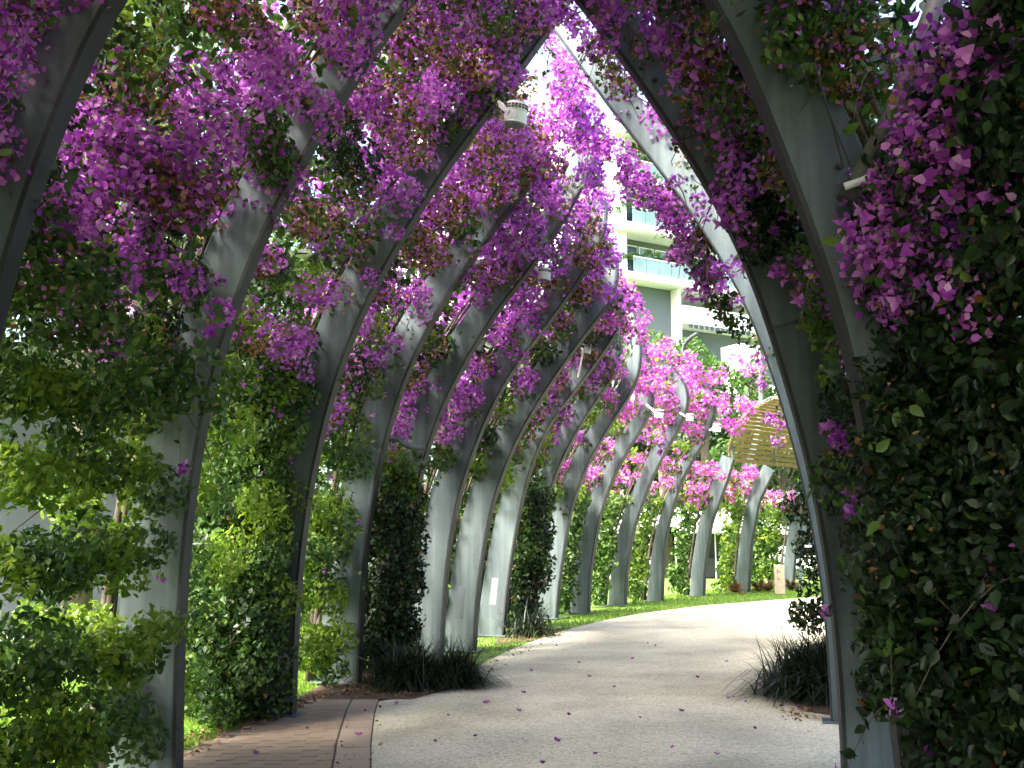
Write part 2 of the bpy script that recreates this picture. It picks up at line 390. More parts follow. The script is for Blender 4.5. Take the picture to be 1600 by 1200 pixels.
def face_frame(p, a, frac):
    """point on the camera side face of the post at arc length a, frac from inner to outer edge"""
    q = np.array([np.interp(a, p.L, p.Q[:, 0]), np.interp(a, p.L, p.Q[:, 1])]); o = np.array([np.interp(a, p.L, p.O[:, 0]), np.interp(a, p.L, p.O[:, 1])])
    m = q + (o - q) * frac; P = W3(p, m[0], m[1], -p.t / 2)
    d2 = (o - q) / np.linalg.norm(o - q)
    D = p.u * d2[0] + np.array([0, 0, d2[1]]); N = -p.tan; U = np.cross(N, D)
    M = Matrix((D, N, U)).transposed()
    return P, M
def plate(key, a, frac, w_, h_, matl, name, th=.008):
    p = POSTS[key]; P, M = face_frame(p, a, frac); bm = bmesh.new()
    box(bm, Vector(P) + Vector(-p.tan * th / 2), (w_, th, h_), M, .002); return bm_obj(name, bm, matl, POST_ROOT[key])
def bolt(key, a, frac, r=.016):
    p = POSTS[key]; P, M = face_frame(p, a, frac); bm = bmesh.new()
    P = Vector(P); n = Vector(-p.tan)
    tube(bm, [P - n * .002, P + n * .006], r * 1.5, 10); tube(bm, [P + n * .006, P + n * .022], r, 6); return bm_obj('bolt', bm, M_DARK, POST_ROOT[key])
plate('L1', 5.15, .45, .17, .30, M_PATCH_L, 'splice_plate')
for f_, a_ in ((.2, 5.0), (.7, 5.0), (.2, 5.3), (.7, 5.3)): bolt('L1', a_, f_, .010)
plate('L6', .66, .55, .125, .46, M_PATCH_D, 'paint_patch', .003)
plate('L7', .70, .50, .12, .44, M_PATCH_L, 'paint_patch', .003); plate('L7', .52, .16, .12, .34, M_PATCH_D, 'paint_patch', .003)
for k_, a_, f_ in (('R1', 5.05, .3), ('R1', 4.55, .35), ('R2', 5.1, .5), ('R2', 4.6, .45), ('R2', 3.35, .5), ('L3', 1.2, .5), ('L3', 1.35, .5), ('L3', 1.2, .7), ('R0', 3.3, .6)):
    bolt(k_, a_, f_, .014 if k_[0] == 'R' else .009)
# foot collars and cover strips on the nearest shafts
for k_ in ('L1', 'L2', 'L3', 'L6', 'L7', 'R1', 'R2', 'L9', 'L10', 'L11', 'L12', 'L13', 'L14'):
    p = POSTS[k_]; bm = bmesh.new(); Mx = Matrix((p.u, p.tan, np.array([0, 0, 1]))).transposed()
    box(bm, Vector(p.base - p.u * .235 + np.array([0, 0, .006])), (.62, .24, .02), Mx, .003); bm_obj('base_plate', bm, M_STEEL, POST_ROOT[k_])
def rod(key, pts, r, name='bracket_rod', m=None):
    bm = bmesh.new(); tube(bm, pts, r, 7); return bm_obj(name, bm, m or M_DARK, POST_ROOT[key])
rod('R1', [onplane(1206, 513, POSTS['R1'].base - POSTS['R1'].tan * .08, POSTS['R1'].tan), onplane(1266, 496, POSTS['R1'].base - POSTS['R1'].tan * .25, POSTS['R1'].tan)], .011)

# ---------------------------------------------------------------- ground
def strip(name, left, right, z, m, kind='structure', drop=0.0):
    V = []; Fc = []
    for a, b in zip(left, right): V += [(a[0], a[1], z), (b[0], b[1], z)]
    for i in range(len(left) - 1): Fc.append((2 * i, 2 * i + 1, 2 * i + 3, 2 * i + 2))
    me = bpy.data.meshes.new(name); me.from_pydata(V, [], Fc); me.update(); o = link(name, me, None, m)
    return tag(o, kind=kind)
bm = bmesh.new(); bmesh.ops.create_grid(bm, x_segments=8, y_segments=8, size=400); bmesh.ops.translate(bm, verts=bm.verts, vec=(0, 200, -.02))
tag(bm_obj('lawn', bm, M_LAWN), kind='structure')

EDGE = [(-.35, -6), (-.45, -2), (-.55, 2), (-.72, 5), (-.9, 6.7), (-1.08, 8.0), (-1.24, 9.4), (-1.30, 10.15)]
far_edge = [ground(*q)[:2] for q in [(735,1047),(800,1014),(880,985),(940,970),(1000,958.5),(1100,946),(1200,938),(1262,933.5),(1330,927)]]
left_edge = EDGE + [(-1.0, 10.25), (-.62, 10.9)] + [tuple(q) for q in far_edge]
def right_of(y):
    ks = ['RB2', 'RB1', 'RB0', 'R0', 'R1', 'R2', 'R3', 'R4', 'R5', 'R6', 'R7', 'R8', 'R9', 'R10']
    return ks
rk = [POSTS[k].base[:2] - POSTS[k].u[:2] * .05 for k in ('RB2', 'RB1', 'RB0', 'R0', 'R1', 'R2', 'R3', 'R4', 'R5', 'R6', 'R7', 'R8', 'R9', 'R10')]
rk = [np.array([2.7, -6])] + [q + np.array([.6, 0]) for q in rk] + [rk[-1] + np.array([3.5, 2.0]), rk[-1] + np.array([8, 4.5])]
def resamp2(P, n):
    P = np.array(P, float); L = np.r_[0, np.cumsum(np.linalg.norm(np.diff(P, axis=0), axis=1))]; t = np.linspace(0, L[-1], n)
    return np.c_[np.interp(t, L, P[:, 0]), np.interp(t, L, P[:, 1])]
strip('path', resamp2(left_edge, 60), resamp2(rk, 60), 0.0, M_PATH)
# garden beds
def poly(name, pts, z, m, kind='structure'):
    me = bpy.data.meshes.new(name); me.from_pydata([(p[0], p[1], z) for p in pts], [], [tuple(range(len(pts)))]); me.update(); return tag(link(name, me, None, m), kind=kind)
poly('garden_bed', [(-2.15, 10.06), (-.98, 10.1), (-.58, 10.85), (-.42, 12.1), (-.5, 13.2), (-1.2, 13.6), (-1.9, 12.3)], .006, M_SOIL)
poly('garden_bed', [(-.25, 15.6), (.45, 16.3), (.95, 18.2), (.3, 18.9), (-.25, 17.4)], -.01, M_SOIL)
poly('garden_bed', [(2.62, 9.4), (2.72, 10.2), (3.3, 12.5), (4.2, 15), (8, 20), (9, 18), (6, 10), (5.5, 6), (4.5, 1), (2.9, 1.5), (2.75, 6), (3.1, 8.9)], .008, M_SOIL)
# brick paving: bed plus pavers one by one
bed = strip('brick_paving', [(-2.6, -6), (-2.62, 5), (-2.45, 7.4), (-2.1, 9.5), (-2.0, 10.2)], [(-.35, -6), (-.68, 5), (-.97, 7.4), (-1.2, 9.5), (-1.29, 10.2)], -.006, M_SAND)
bmz = bmesh.new(); box(bmz, (0, 0, 0), (1, 1, 1)); bmesh.ops.bevel(bmz, geom=list(bmz.edges), offset=.012, segments=1, affect='EDGES')
PAV = bpy.data.meshes.new('paver'); bmz.to_mesh(PAV); bmz.free(); PAV.materials.append(M_PAVER)
bmz = bmesh.new(); box(bmz, (0, 0, 0), (1, 1, 1)); bmesh.ops.bevel(bmz, geom=list(bmz.edges), offset=.01, segments=1, affect='EDGES')
EPAV = bpy.data.meshes.new('edging_paver'); bmz.to_mesh(EPAV); bmz.free(); EPAV.materials.append(M_PAVER2)
ex = np.array([e[0] for e in EDGE]); ey = np.array([e[1] for e in EDGE])
def edgex(y): return float(np.interp(y, ey, ex))
def piece(me, name, x, y, sx, sy, rot, z=0.0):
    o = bpy.data.objects.new(name, me); COL.objects.link(o); o.parent = bed
    o.location = (x, y, z - .02 + random.uniform(-.0015, .0015)); o.scale = (sx, sy, .045); o.rotation_euler = (random.uniform(-.004, .004), random.uniform(-.004, .004), rot)
y = 5.6
while y < 10.1:                                         # edging course
    a = math.atan2(edgex(y + .2) - edgex(y - .2), .4)
    piece(EPAV, 'edging_paver', edgex(y) - .135, y, .245, .385, -a); y += .392
row = 0; y = 5.6
while y < 10.12:
    a = math.atan2(edgex(y + .2) - edgex(y - .2), .4); k = 0
    x = edgex(y) - .275 - (.06 if row % 2 == 0 else .115)
    lim = -2.62 if y < 6.5 else float(np.interp(y, [6.5, 7.4, 9.5, 10.2], [-2.58, -2.42, -2.05, -1.95]))
    first = True
    while x > lim:
        wdt = .112 if (first and row % 2 == 0) else .228
        if first and row % 2 == 0: x = edgex(y) - .275 - .058
        if first and row % 2 == 1: x = edgex(y) - .275 - .116
        piece(PAV, 'paver', x, y, wdt, .112, -a); x -= (wdt / 2 + .118); first = False
    row += 1; y += .118

# ---------------------------------------------------------------- leaves
def leaves(name, C, Nrm, size, aspect, m, parent=None, droop=.35, fold=.18, kind='stuff', jit=.9, rich=False):
    N = len(C)
    if N == 0: return None
    n = Nrm + RNG.normal(size=(N, 3)) * jit; n /= np.linalg.norm(n, axis=1)[:, None] + 1e-9
    a = RNG.normal(size=(N, 3)); a[:, 2] -= droop * 2
    a -= (a * n).sum(1)[:, None] * n; a /= np.linalg.norm(a, axis=1)[:, None] + 1e-9
    b = np.cross(n, a)
    s = np.asarray(size)[:, None]; fo = RNG.uniform(-fold * .4, fold, (N, 1))
    if rich:
        V = np.empty((N, 6, 3)); wv = b * s * aspect * .5; cu = RNG.uniform(-.05, .16, (N, 1))
        V[:, 0] = C - a * s * .5
        V[:, 1] = C + wv * .86 - a * s * .22 + n * s * fo
        V[:, 2] = C + wv * .80 + a * s * .14 + n * s * (fo - cu * .3)
        V[:, 3] = C + a * s * .55 - n * s * cu
        V[:, 4] = C - wv * .80 + a * s * .14 + n * s * (fo - cu * .3)
        V[:, 5] = C - wv * .86 - a * s * .22 + n * s * fo
        base = np.arange(N)[:, None] * 6
        Fc = np.concatenate([base + np.array(q) for q in ((0, 1, 2), (0, 2, 3), (0, 3, 4), (0, 4, 5))], axis=1).reshape(-1, 3)
        o = np_mesh(name, V.reshape(-1, 3), Fc, 3, m, parent)
        if kind: o['kind'] = kind
        return o
    V = np.empty((N, 4, 3))
    V[:, 0] = C - a * s * .5
    V[:, 1] = C + b * s * aspect * .5 - a * s * .06 + n * s * fo
    V[:, 2] = C + a * s * .5 - n * s * .08
    V[:, 3] = C - b * s * aspect * .5 - a * s * .06 + n * s * fo
    base = np.arange(N)[:, None] * 4
    Fc = np.concatenate([base + np.array([0, 1, 2]), base + np.array([0, 2, 3])], axis=1).reshape(-1, 3)
    o = np_mesh(name, V.reshape(-1, 3), Fc, 3, m, parent)
    if kind: o['kind'] = kind
    return o
def shell(c, r, n, flat=1.0):
    d = RNG.normal(size=(n, 3)); d /= np.linalg.norm(d, axis=1)[:, None]
    k = RNG.uniform(.45, 1.05, (n, 1)) ** .6
    off = d * k * r; off[:, 2] *= flat
    return c + off, d

class Vine:
    def __init__(s, key): s.key = key; s.cl = []; s.stems = []
    def clump(s, c, r, typ, n, size, flat=.8): s.cl.append((np.array(c), r, typ, int(n), size, flat))
VINES = {}
TYPES = {'leaf': (M_LEAF, .62, 'leaves'), 'hedge': (M_HEDGE, .62, 'shaded_leaves'), 'fresh': (M_FRESH, .6, 'fresh_leaves'), 'bract': (M_BRACT, .92, 'flowers'), 'pink': (M_PINK, .92, 'pink_flowers'), 'dry': (M_DRY, .85, 'dry_flowers')}
def by_strut(P, m):
    if not (3.0 < P[1] < 4.75 and P[0] > 1): return False
    x, y_ = project(P)
    if y_ > 300: return False
    return abs(x - np.interp(y_, [-30, 165, 292], [1478, 1400, 1338])) < m
def vine(key):
    if key not in VINES: VINES[key] = Vine(key)
    return VINES[key]
def lod(P):
    d = max(2.5, np.linalg.norm(np.asarray(P) - CAM)); return d
def nsize(P, typ):
    d = lod(P); base = .056 if typ in ('leaf', 'fresh', 'hedge') else (.040 if d > 5.5 else .033)
    sz = base * max(1.0, (d / 8.0) ** .75)
    if P[1] < 2.6: sz = base * 2.1                       # overhead and behind the viewpoint
    return sz
def ncount(P, r, typ, dens=1.0):
    sz = nsize(P, typ); a = sz * sz * TYPES[typ][1] * .5
    return max(8, dens * 1.38 * math.pi * r * r / a)
def put(key, P, r, typ, dens=1.0, flat=.8):
    if key in ('R0', 'R1', 'RB0') and by_strut(P, 34 if r < .13 else 48): return
    n = ncount(P, r, typ, dens); mix = {'dry': (('dry', .62), ('bract', .2), ('leaf', .18)), 'bract': (('bract', .88), ('dry', .05), ('leaf', .07)), 'pink': (('pink', .85), ('dry', .05), ('fresh', .1))}.get(typ, ((typ, 1),))
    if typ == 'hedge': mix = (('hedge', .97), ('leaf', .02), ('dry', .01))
    if typ == 'leaf' and P[2] > 2.6: mix = (('leaf', .9), ('bract', .05), ('dry', .05))
    for tp, fr in mix: vine(key).clump(P, r * (1 if tp == typ else 1.08), tp, max(3, n * fr), nsize(P, tp), flat)

ROWS = {'L': ['LB2', 'LB1', 'LB0', 'L0', 'L1', 'L2', 'L3', 'L4', 'L5', 'L6', 'L7', 'L8', 'L9', 'L10', 'L11', 'L12', 'L13', 'L14', 'L15'],
        'R': ['RB2', 'RB1', 'RB0', 'R0', 'R1', 'R2', 'R3', 'R4', 'R5', 'R6', 'R7', 'R8', 'R9', 'R10']}
WIRES = {}
def blocked(P):
    """keep foliage out of the open arch where the building shows"""
    x, y_ = project(P); d = np.linalg.norm(P - CAM)
    if P[1] < .5: return False
    if P[1] < 4.45 and P[1] > .5 and -60 < x < 175 and y_ > -30 and P[0] < 0: return True
    if P[1] < 4.65 and 1120 < x < 1320 and 135 < y_ < 460: return True
    if 1508 < x < 1580 and -20 < y_ < 48: return True
    if (335 < x < 362 and 78 < y_ < 108) or (585 < x < 622 and 35 < y_ < 72) or (545 < x < 565 and 170 < y_ < 200): return True
    if 925 < x < 1150 and 240 < y_ < 570:
        # window between the left canopy and the bright right post
        lx = np.interp(y_, [240, 300, 400, 440, 465, 500, 540, 575], [935, 930, 948, 955, 985, 1004, 1014, 1050]); rx = np.interp(y_, [240, 300, 400, 500, 575], [985, 1030, 1085, 1150, 1185])
        if lx < x < rx: return True
    if 1060 < x < 1175 and 480 < y_ < 572: return True
    if 1205 < x < 1262 and 620 < y_ < 740 : return True
    return False
def pick(P, low, far):
    z = P[2]
    n1 = vnoise(P, .55, 1); n2 = vnoise(P, .35, 5); n3 = vnoise(P, 1.1, 9)
    fl = np.interp(z, [1.2, 2.3, 2.9, 3.6, 5.0, 7], [.02, .08, .33, .47, .51, .51])
    v = .5 + (.55 * n1 + .45 * n3 - .5) * 1.25
    if v < np.interp(fl, [0, 1], [.22, .80]):
        if n2 > .575 and z > 2.6: return 'dry'
        return 'pink' if (far and n3 > .35) else 'bract'
    if z > 2.8 and n2 > .60: return 'dry'
    if n2 < (.34 if z < 4 else .24): return 'fresh'
    if z > 2.8 and vnoise(P, .5, 21) > .48: return 'hedge'  # darker leaf colour paints the shaded voids inside the canopy
    return 'leaf'
def grow_rows():
    for side, keys in ROWS.items():
        sgn = 1 if side == 'L' else -1
        for i in range(len(keys) - 1):
            A, B = POSTS[keys[i]], POSTS[keys[i + 1]]
            mid = (A.base + B.base) / 2
            far = mid[1] > 19
            behind = mid[1] < 3.4
            L = min(A.L[-1], B.L[-1])
            bay = np.linalg.norm(A.base - B.base)
            if side == 'R' and keys[i] == 'R1': continue
            near_low = side == 'L' and keys[i] in ('LB2', 'LB1', 'LB0', 'L0', 'L1', 'L2')
            step = .46 if not far else .55
            a = .55 if near_low else (2.55 if side == 'L' else .6)
            k = 0
            while a < min(L - .1, 8.6):
                PA, PB_ = outer_at(A, a), outer_at(B, a)
                WIRES.setdefault((side, k if near_low or side == 'R' else k + 4), []).append((PA, PB_))
                nseg = max(3, int(bay / (.19 if not far else .2)))
                for j in range(nseg):
                    t = (j + RNG.uniform(.1, .9)) / nseg
                    P = PA + (PB_ - PA) * t
                    tdir = A.u * 1.0
                    # tier: uneven, sagging, with gaps
                    P = P + np.array([0, 0, -.10 * math.sin(math.pi * t)]) + tdir * RNG.normal((.03 if a > 4.4 else -.04) if a > 2.8 else .04, .09) + np.array([0, 0, RNG.normal(0, .06)])
                    nz = vnoise(P, .8, 3)
                    gap = .17 if P[2] < 5.2 else .10
                    if far: gap = .09
                    if nz < gap and not behind: continue
                    z = P[2]
                    r = RNG.uniform(.13, .235) * (1.0 if z < 4 else 1.1)
                    if behind:
                        if keys[i] == 'LB0' and side == 'L' and z < 3.2 and RNG.random() < .28: continue
                        r = .36
                    if blocked(P): continue
                    own = keys[i] if t < .5 else keys[i + 1]
                    typ = pick(P, near_low, far)
                    if behind: typ = 'leaf' if vnoise(P, .6, 2) > .45 else 'bract'
                    if far:
                        band = int(round((a - 2.55) / step)) % 3
                        typ = ('fresh', 'pink', 'pink')[band] if RNG.random() < .8 else typ
                        if a < 2.8: typ = 'fresh' if RNG.random() < .6 else 'leaf'
                        r *= .78; P = P - A.u * .12 + A.tan * .05
                    if side == 'L' and not far and z < 2.75: typ = 'leaf' if vnoise(P, .6, 4) > .43 else 'fresh'
                    if side == 'R' and typ in ('bract', 'dry') and P[1] < 5 and project(P)[0] > 1530: typ = 'hedge'
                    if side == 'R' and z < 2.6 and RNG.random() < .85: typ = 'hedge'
                    put(own, P, r, typ, 1.0 if not behind else .8, .85)
                    if typ in ('bract', 'pink') and RNG.random() < .45:      # hanging spray
                        for q in range(RNG.integers(1, 4)):
                            P2 = P + np.array([RNG.normal(0, .06), RNG.normal(0, .06), -.13 * (q + 1)]) + A.u * RNG.uniform(0, .10)
                            if not blocked(P2): put(own, P2, r * (.62 - .1 * q), typ, .8, 1.1)
                    elif RNG.random() < .3:
                        P2 = P + np.array([RNG.normal(0, .1), RNG.normal(0, .1), -RNG.uniform(.1, .28)]) + A.u * RNG.uniform(-.1, .12)
                        if not blocked(P2): put(own, P2, r * .75, 'leaf' if z < 4.5 else typ, .8, 1)
                a += step; k += 1
grow_rows()
def overgrowth():
    # old leafy growth lying over the outside of the arbour
    for side, keys in ROWS.items():
        for i in range(len(keys) - 1):
            A, B = POSTS[keys[i]], POSTS[keys[i + 1]]
            if side == 'R' and keys[i] in ('R1',): continue
            if keys[i] in ('L9', 'L10', 'L11', 'L12', 'L13', 'L14') or keys[i] in ('R4', 'R5', 'R6', 'R7', 'R8', 'R9'): continue
            L = min(A.L[-1], B.L[-1]); bay = np.linalg.norm(A.base - B.base); mid_y = (A.base[1] + B.base[1]) / 2
            for a in np.arange(2.9 if side == 'L' else 1.0, min(L, 9.5), .36):
                for t in np.arange(.1, 1, .36 / max(bay, .4)):
                    PA, PB_ = outer_at(A, a), outer_at(B, a); P = PA + (PB_ - PA) * (t + RNG.normal(0, .06))
                    T = outer_at(A, a + .1) - outer_at(A, a - .1); T /= np.linalg.norm(T); Nn = np.cross(T, A.tan); Nn *= -1 if Nn @ A.u > 0 else 1
                    P = P + Nn * RNG.uniform(.22, .55)
                    if vnoise(P, .9, 12) < (.04 if mid_y < 16 else .18) or blocked(P) or by_strut(P, 75) or P[2] < .4: continue
                    typ = ('hedge' if vnoise(P, .5, 15) > .5 else 'leaf') if vnoise(P, .7, 14) > .33 else ('bract' if P[2] > 3.2 else 'hedge')
                    r = .32; sz = nsize(P, typ) * (1.9 if P[1] > 2.6 else 1.2)
                    vine(keys[i] if t < .5 else keys[i + 1]).clump(P, r, typ, max(8, 1.1 * math.pi * r * r / (sz * sz * .32)), sz, .8)
overgrowth()
# upright ivy columns on the outer side of the left posts
def column(key, z0, z1, r, typ, out=.30, dens=1.0, along=.0):
    p = POSTS[key]; z = z0
    while z < z1:
        a = z
        s = np.interp(z, p.O[:, 1], p.O[:, 0])
        for q in range(3):
            P = W3(p, s - out + RNG.uniform(-r, r) * .5, z + RNG.uniform(-.1, .1), along + RNG.uniform(-.25, .25))
            tt = typ if RNG.random() < .8 else ('leaf' if typ != 'leaf' else 'fresh')
            put(key, P, r * RNG.uniform(.6, .85), tt, dens, 1.0)
        z += r * .75
column('L2', .15, 2.6, .34, 'leaf', .36); column('L2', .1, 1.3, .30, 'leaf', .75)
column('L4', .1, 2.5, .36, 'hedge', .05, 1.2, -.25); column('L5', .1, 2.3, .22, 'hedge', .22)
column('L3', .9, 1.9, .20, 'fresh', .45)
column('L6', .1, 2.4, .10, 'leaf', .10); column('L7', .1, 2.3, .10, 'leaf', .10)
column('L8', .1, 2.6, .34, 'hedge', .05, 1.2, -.2); column('L9', .2, 2.7, .18, 'leaf', .22)
for k in ('L10', 'L11', 'L12', 'L13', 'L14'): column(k, .1, 2.75, .24, 'fresh' if k in ('L14', 'L11') else 'leaf', .30)
column('L15', .1, 3.2, .45, 'leaf', .7); column('L15', .1, 3.0, .4, 'leaf', 1.3)

# hand placed masses (pixel, distance) -> place, radius
def mass(key, pts, Y, r, typ, n=1, spread=.12, dens=1.0):
    for (px, py) in pts:
        for q in range(n):
            P = atY(px, py, Y + RNG.normal(0, .12)) + RNG.normal(0, spread, 3)
            if key in ('L3', 'L4') and blocked(P): continue
            put(key, P, r * RNG.uniform(.75, 1.15), typ, dens, .85)
# left near tiers, running from the frame edge to the second post
for zt, typ in ((.28, 'leaf'), (.72, 'leaf'), (1.30, 'leaf'), (1.92, 'leaf'), (2.42, 'leaf')):
    for x in np.arange(-3.3, -2.36, .13):
        Y = np.interp(x, [-3.3, -2.36], [5.0, 6.45])
        for q in range(2):
            P = np.array([x + RNG.normal(0, .04), Y + RNG.normal(0, .12), zt + RNG.normal(0, .05) + (.08 if q else 0)])
            put('L1', P, RNG.uniform(.15, .21), 'leaf' if RNG.random() < .5 else 'fresh', 1.0, .8)
mass('L1', [(150, 780), (180, 820), (130, 830), (110, 780), (210, 760)], 6.4, .16, 'fresh', 2, .08)
mass('L1', [(70, 970), (110, 1000), (60, 1010), (150, 990), (200, 1000), (240, 990)], 6.4, .15, 'fresh', 2, .08)
mass('L1', [(60, 560), (130, 540), (200, 580), (230, 620), (100, 600), (20, 520), (250, 600)], 5.6, .22, 'leaf', 2, .1)
mass('L0', [(30, 480), (90, 440), (150, 460), (60, 410)], 5.0, .18, 'leaf', 2, .1)
mass('L1', [(410, 230), (430, 200), (390, 200), (420, 260)], 6.5, .17, 'leaf', 2, .06)
mass('L1', [(140, 110), (170, 130), (200, 150), (220, 230), (260, 230), (300, 210), (310, 260), (270, 290), (130, 250), (150, 270), (110, 270), (90, 310), (160, 320)], 5.7, .14, 'bract', 2, .06)
mass('L1', [(230, 250), (240, 290), (200, 260), (290, 320), (330, 300), (280, 280), (180, 210)], 5.8, .15, 'dry', 2, .07)
mass('L1', [(300, 330), (270, 400), (230, 370), (290, 430), (320, 470), (130, 310)], 5.9, .13, 'bract', 1, .05)
mass('L0', [(60, 35), (30, 50), (75, 20)], 4.4, .09, 'bract', 2, .03); mass('L0', [(10, 60), (20, 25)], 4.4, .12, 'leaf', 2, .04)
def slab(key, x0, x1, y0, y1, Y, r, typs, n, edge=10):
    for q in range(n):
        px = RNG.uniform(x0, x1); py = RNG.uniform(y0, y1); P = atY(px, py, Y + RNG.normal(0, .16))
        if P[2] < .06: P[2] = .06 + RNG.uniform(0, .1)
        put(key, P, r * RNG.uniform(.8, 1.2), typs[RNG.integers(len(typs))], 1.0, 1.0)
slab('L4', 588, 650, 750, 1050, 11.7, .17, ['hedge'], 90)
slab('L8', 803, 855, 765, 975, 17.9, .22, ['hedge', 'hedge', 'leaf'], 60)
slab('L2', 300, 432, 640, 1100, 8.9, .19, ['leaf', 'leaf', 'leaf', 'hedge', 'fresh'], 150)
slab('L2', 310, 425, 950, 1110, 8.7, .18, ['hedge', 'leaf'], 50)
for y0, y1, x0, x1 in ((790, 850, 480, 548), (895, 945, 475, 530), (980, 1045, 470, 530), (845, 880, 475, 500)):
    slab('L3', x0, x1, y0, y1, 10.7, .16, ['fresh', 'fresh', 'leaf'], 12)
slab('L3', 455, 515, 625, 720, 10.6, .17, ['leaf', 'fresh'], 16)
slab('L2', 345, 470, 560, 690, 9.0, .2, ['leaf', 'fresh', 'leaf'], 40)
slab('L4', 590, 650, 720, 790, 11.8, .16, ['fresh', 'leaf'], 16)
for x, y0, y1, k, Y in ((892, 775, 950, 'L10', 22.0), (945, 775, 940, 'L11', 24.5), (998, 780, 930, 'L12', 26.3), (1065, 775, 922, 'L13', 28.8), (1137, 765, 920, 'L14', 31.2)):
    for yy in np.arange(y0, y1, 7):
        P = atY(x + (900 - yy) * .13 - 8 + RNG.normal(0, 4), yy, Y); put(k, P, RNG.uniform(.2, .28), 'fresh' if k in ('L14', 'L12') and RNG.random() < .6 else 'leaf', 1, 1)
# right hedge: a wall of leaves close to the camera, outside the nearest right post
for q in range(520):
    z = RNG.uniform(0, 3.55); Y = RNG.uniform(3.0, 4.75)
    inner = np.interp(z, [0, .5, 1.2, 2.0, 2.5, 3.0, 3.6], [1.60, 1.70, 1.66, 1.70, 1.60, 1.56, 1.50]) + (4.2 - Y) * -.02
    wob = .16 * (vnoise(np.array([0, Y, z]), .45, 6) - .5)
    x = inner + abs(RNG.normal(0, .18)) + wob + .14
    P = np.array([x, Y, z]); pxx, pyy = project(P)
    if Y < 3.0 or x > 2.9: continue
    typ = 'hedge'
    if pxx < 1545 and pyy < 470 and RNG.random() < .5: typ = 'bract'
    elif RNG.random() < .035: typ = 'bract'
    if blocked(P): continue
    put('R0', P, RNG.uniform(.13, .2), typ, .8 if typ == 'hedge' else .55, 1.0)
mass('R0', [(1400, 170), (1440, 140), (1470, 200), (1380, 240), (1420, 270), (1360, 290), (1400, 330), (1480, 120), (1530, 90), (1560, 140), (1500, 180), (1450, 250), (1390, 390), (1410, 440), (1350, 400), (1560, 60)], 4.1, .10, 'bract', 2, .05)
mass('R0', [(1200, 40), (1240, 60), (1280, 50), (1230, 20), (1300, 20), (1330, 60), (1350, 30), (1260, 85), (1390, 30), (1310, 110), (1350, 130)], 4.5, .11, 'leaf', 2, .05, .6)
mass('R0', [(1420, 100), (1300, 130), (1340, 190)], 4.5, .09, 'fresh', 1, .05, .5)
mass('R1', [(1070, 70), (1095, 100), (1110, 140), (1130, 190), (1150, 160), (1155, 240), (1150, 280), (1140, 330), (1165, 310), (1120, 170)], 6.45, .11, 'bract', 2, .05)
mass('R1', [(1060, 115), (1080, 130), (1040, 95), (1195, 330)], 6.45, .08, 'dry', 1, .04)
mass('R1', [(1200, 260), (1210, 310), (1190, 220), (1220, 360), (1230, 300), (1180, 180), (1240, 330)], 6.6, .18, 'leaf', 2, .06)
mass('R1', [(1265, 440), (1280, 470), (1290, 500), (1250, 420)], 6.2, .09, 'dry', 1, .04); mass('R1', [(1240, 410), (1225, 420)], 6.2, .06, 'bract', 1, .03)
mass('R1', [(1310, 610), (1320, 630), (1300, 590), (1285, 520)], 6.2, .08, 'fresh', 1, .03)
mass('R1', [(1300, 660), (1315, 690), (1335, 660), (1345, 760), (1330, 780), (1350, 730), (1325, 700)], 6.2, .07, 'bract', 1, .03)
mass('R1', [(1310, 740), (1325, 800), (1340, 700), (1350, 840), (1310, 720)], 6.3, .11, 'hedge', 1, .05)
mass('R2', [(940, 70), (960, 95), (975, 125), (930, 50), (955, 120)], 8.2, .12, 'dry', 2, .05); mass('R2', [(985, 140), (965, 85)], 8.2, .1, 'leaf', 1, .05)
mass('R2', [(870, 20), (890, 30), (905, 50), (925, 70), (860, 10)], 8.2, .11, 'bract', 2, .04)
mass('R2', [(1085, 300), (1100, 325), (1060, 285), (1120, 420), (1140, 430), (1150, 410), (1160, 470), (1130, 450)], 8.15, .075, 'bract', 1, .03)
mass('R3', [(870, 100), (880, 130), (900, 160), (890, 190), (915, 200), (930, 220), (950, 240), (970, 250), (985, 270), (1000, 290), (1035, 300), (1050, 330), (1060, 360), (875, 160), (910, 240)], 10.4, .17, 'bract', 2, .07)
mass('R3', [(1090, 390), (1100, 420), (1130, 460), (1140, 500), (1160, 520), (1075, 345)], 10.4, .14, 'leaf', 2, .06); mass('R3', [(1080, 400), (1120, 420), (1070, 375)], 10.3, .12, 'bract', 2, .05)
mass('R3', [(1020, 300), (1045, 320), (1055, 350), (1060, 390), (1085, 420), (1075, 370), (1100, 450), (1110, 430), (1040, 345), (1010, 285)], 10.2, .14, 'bract', 2, .06)
mass('R3', [(1040, 310), (1070, 380), (1095, 430), (1120, 480), (1055, 340), (1030, 290)], 10.5, .15, 'leaf', 2, .06)
mass('R1', [(1170, 290), (1185, 320), (1200, 350), (1185, 270), (1205, 300), (1225, 350), (1240, 380), (1170, 350), (1195, 380)], 6.5, .15, 'hedge', 2, .06)
mass('R1', [(1130, 220), (1140, 260), (1135, 300), (1150, 350), (1160, 380), (1125, 190), (1145, 330)], 6.4, .085, 'bract', 2, .04)
mass('L11', [(1040, 562), (1025, 555), (1045, 598), (1080, 605), (1060, 585), (1010, 560), (1035, 580)], 24.0, .24, 'pink', 2, .1)
mass('L12', [(1072, 562), (1088, 578), (1104, 598), (1116, 622), (1095, 590), (1080, 570)], 25.3, .22, 'pink', 2, .07)
mass('L10', [(1000, 540), (985, 520), (1005, 575), (975, 500), (990, 560), (1020, 600)], 21.4, .24, 'pink', 2, .1)
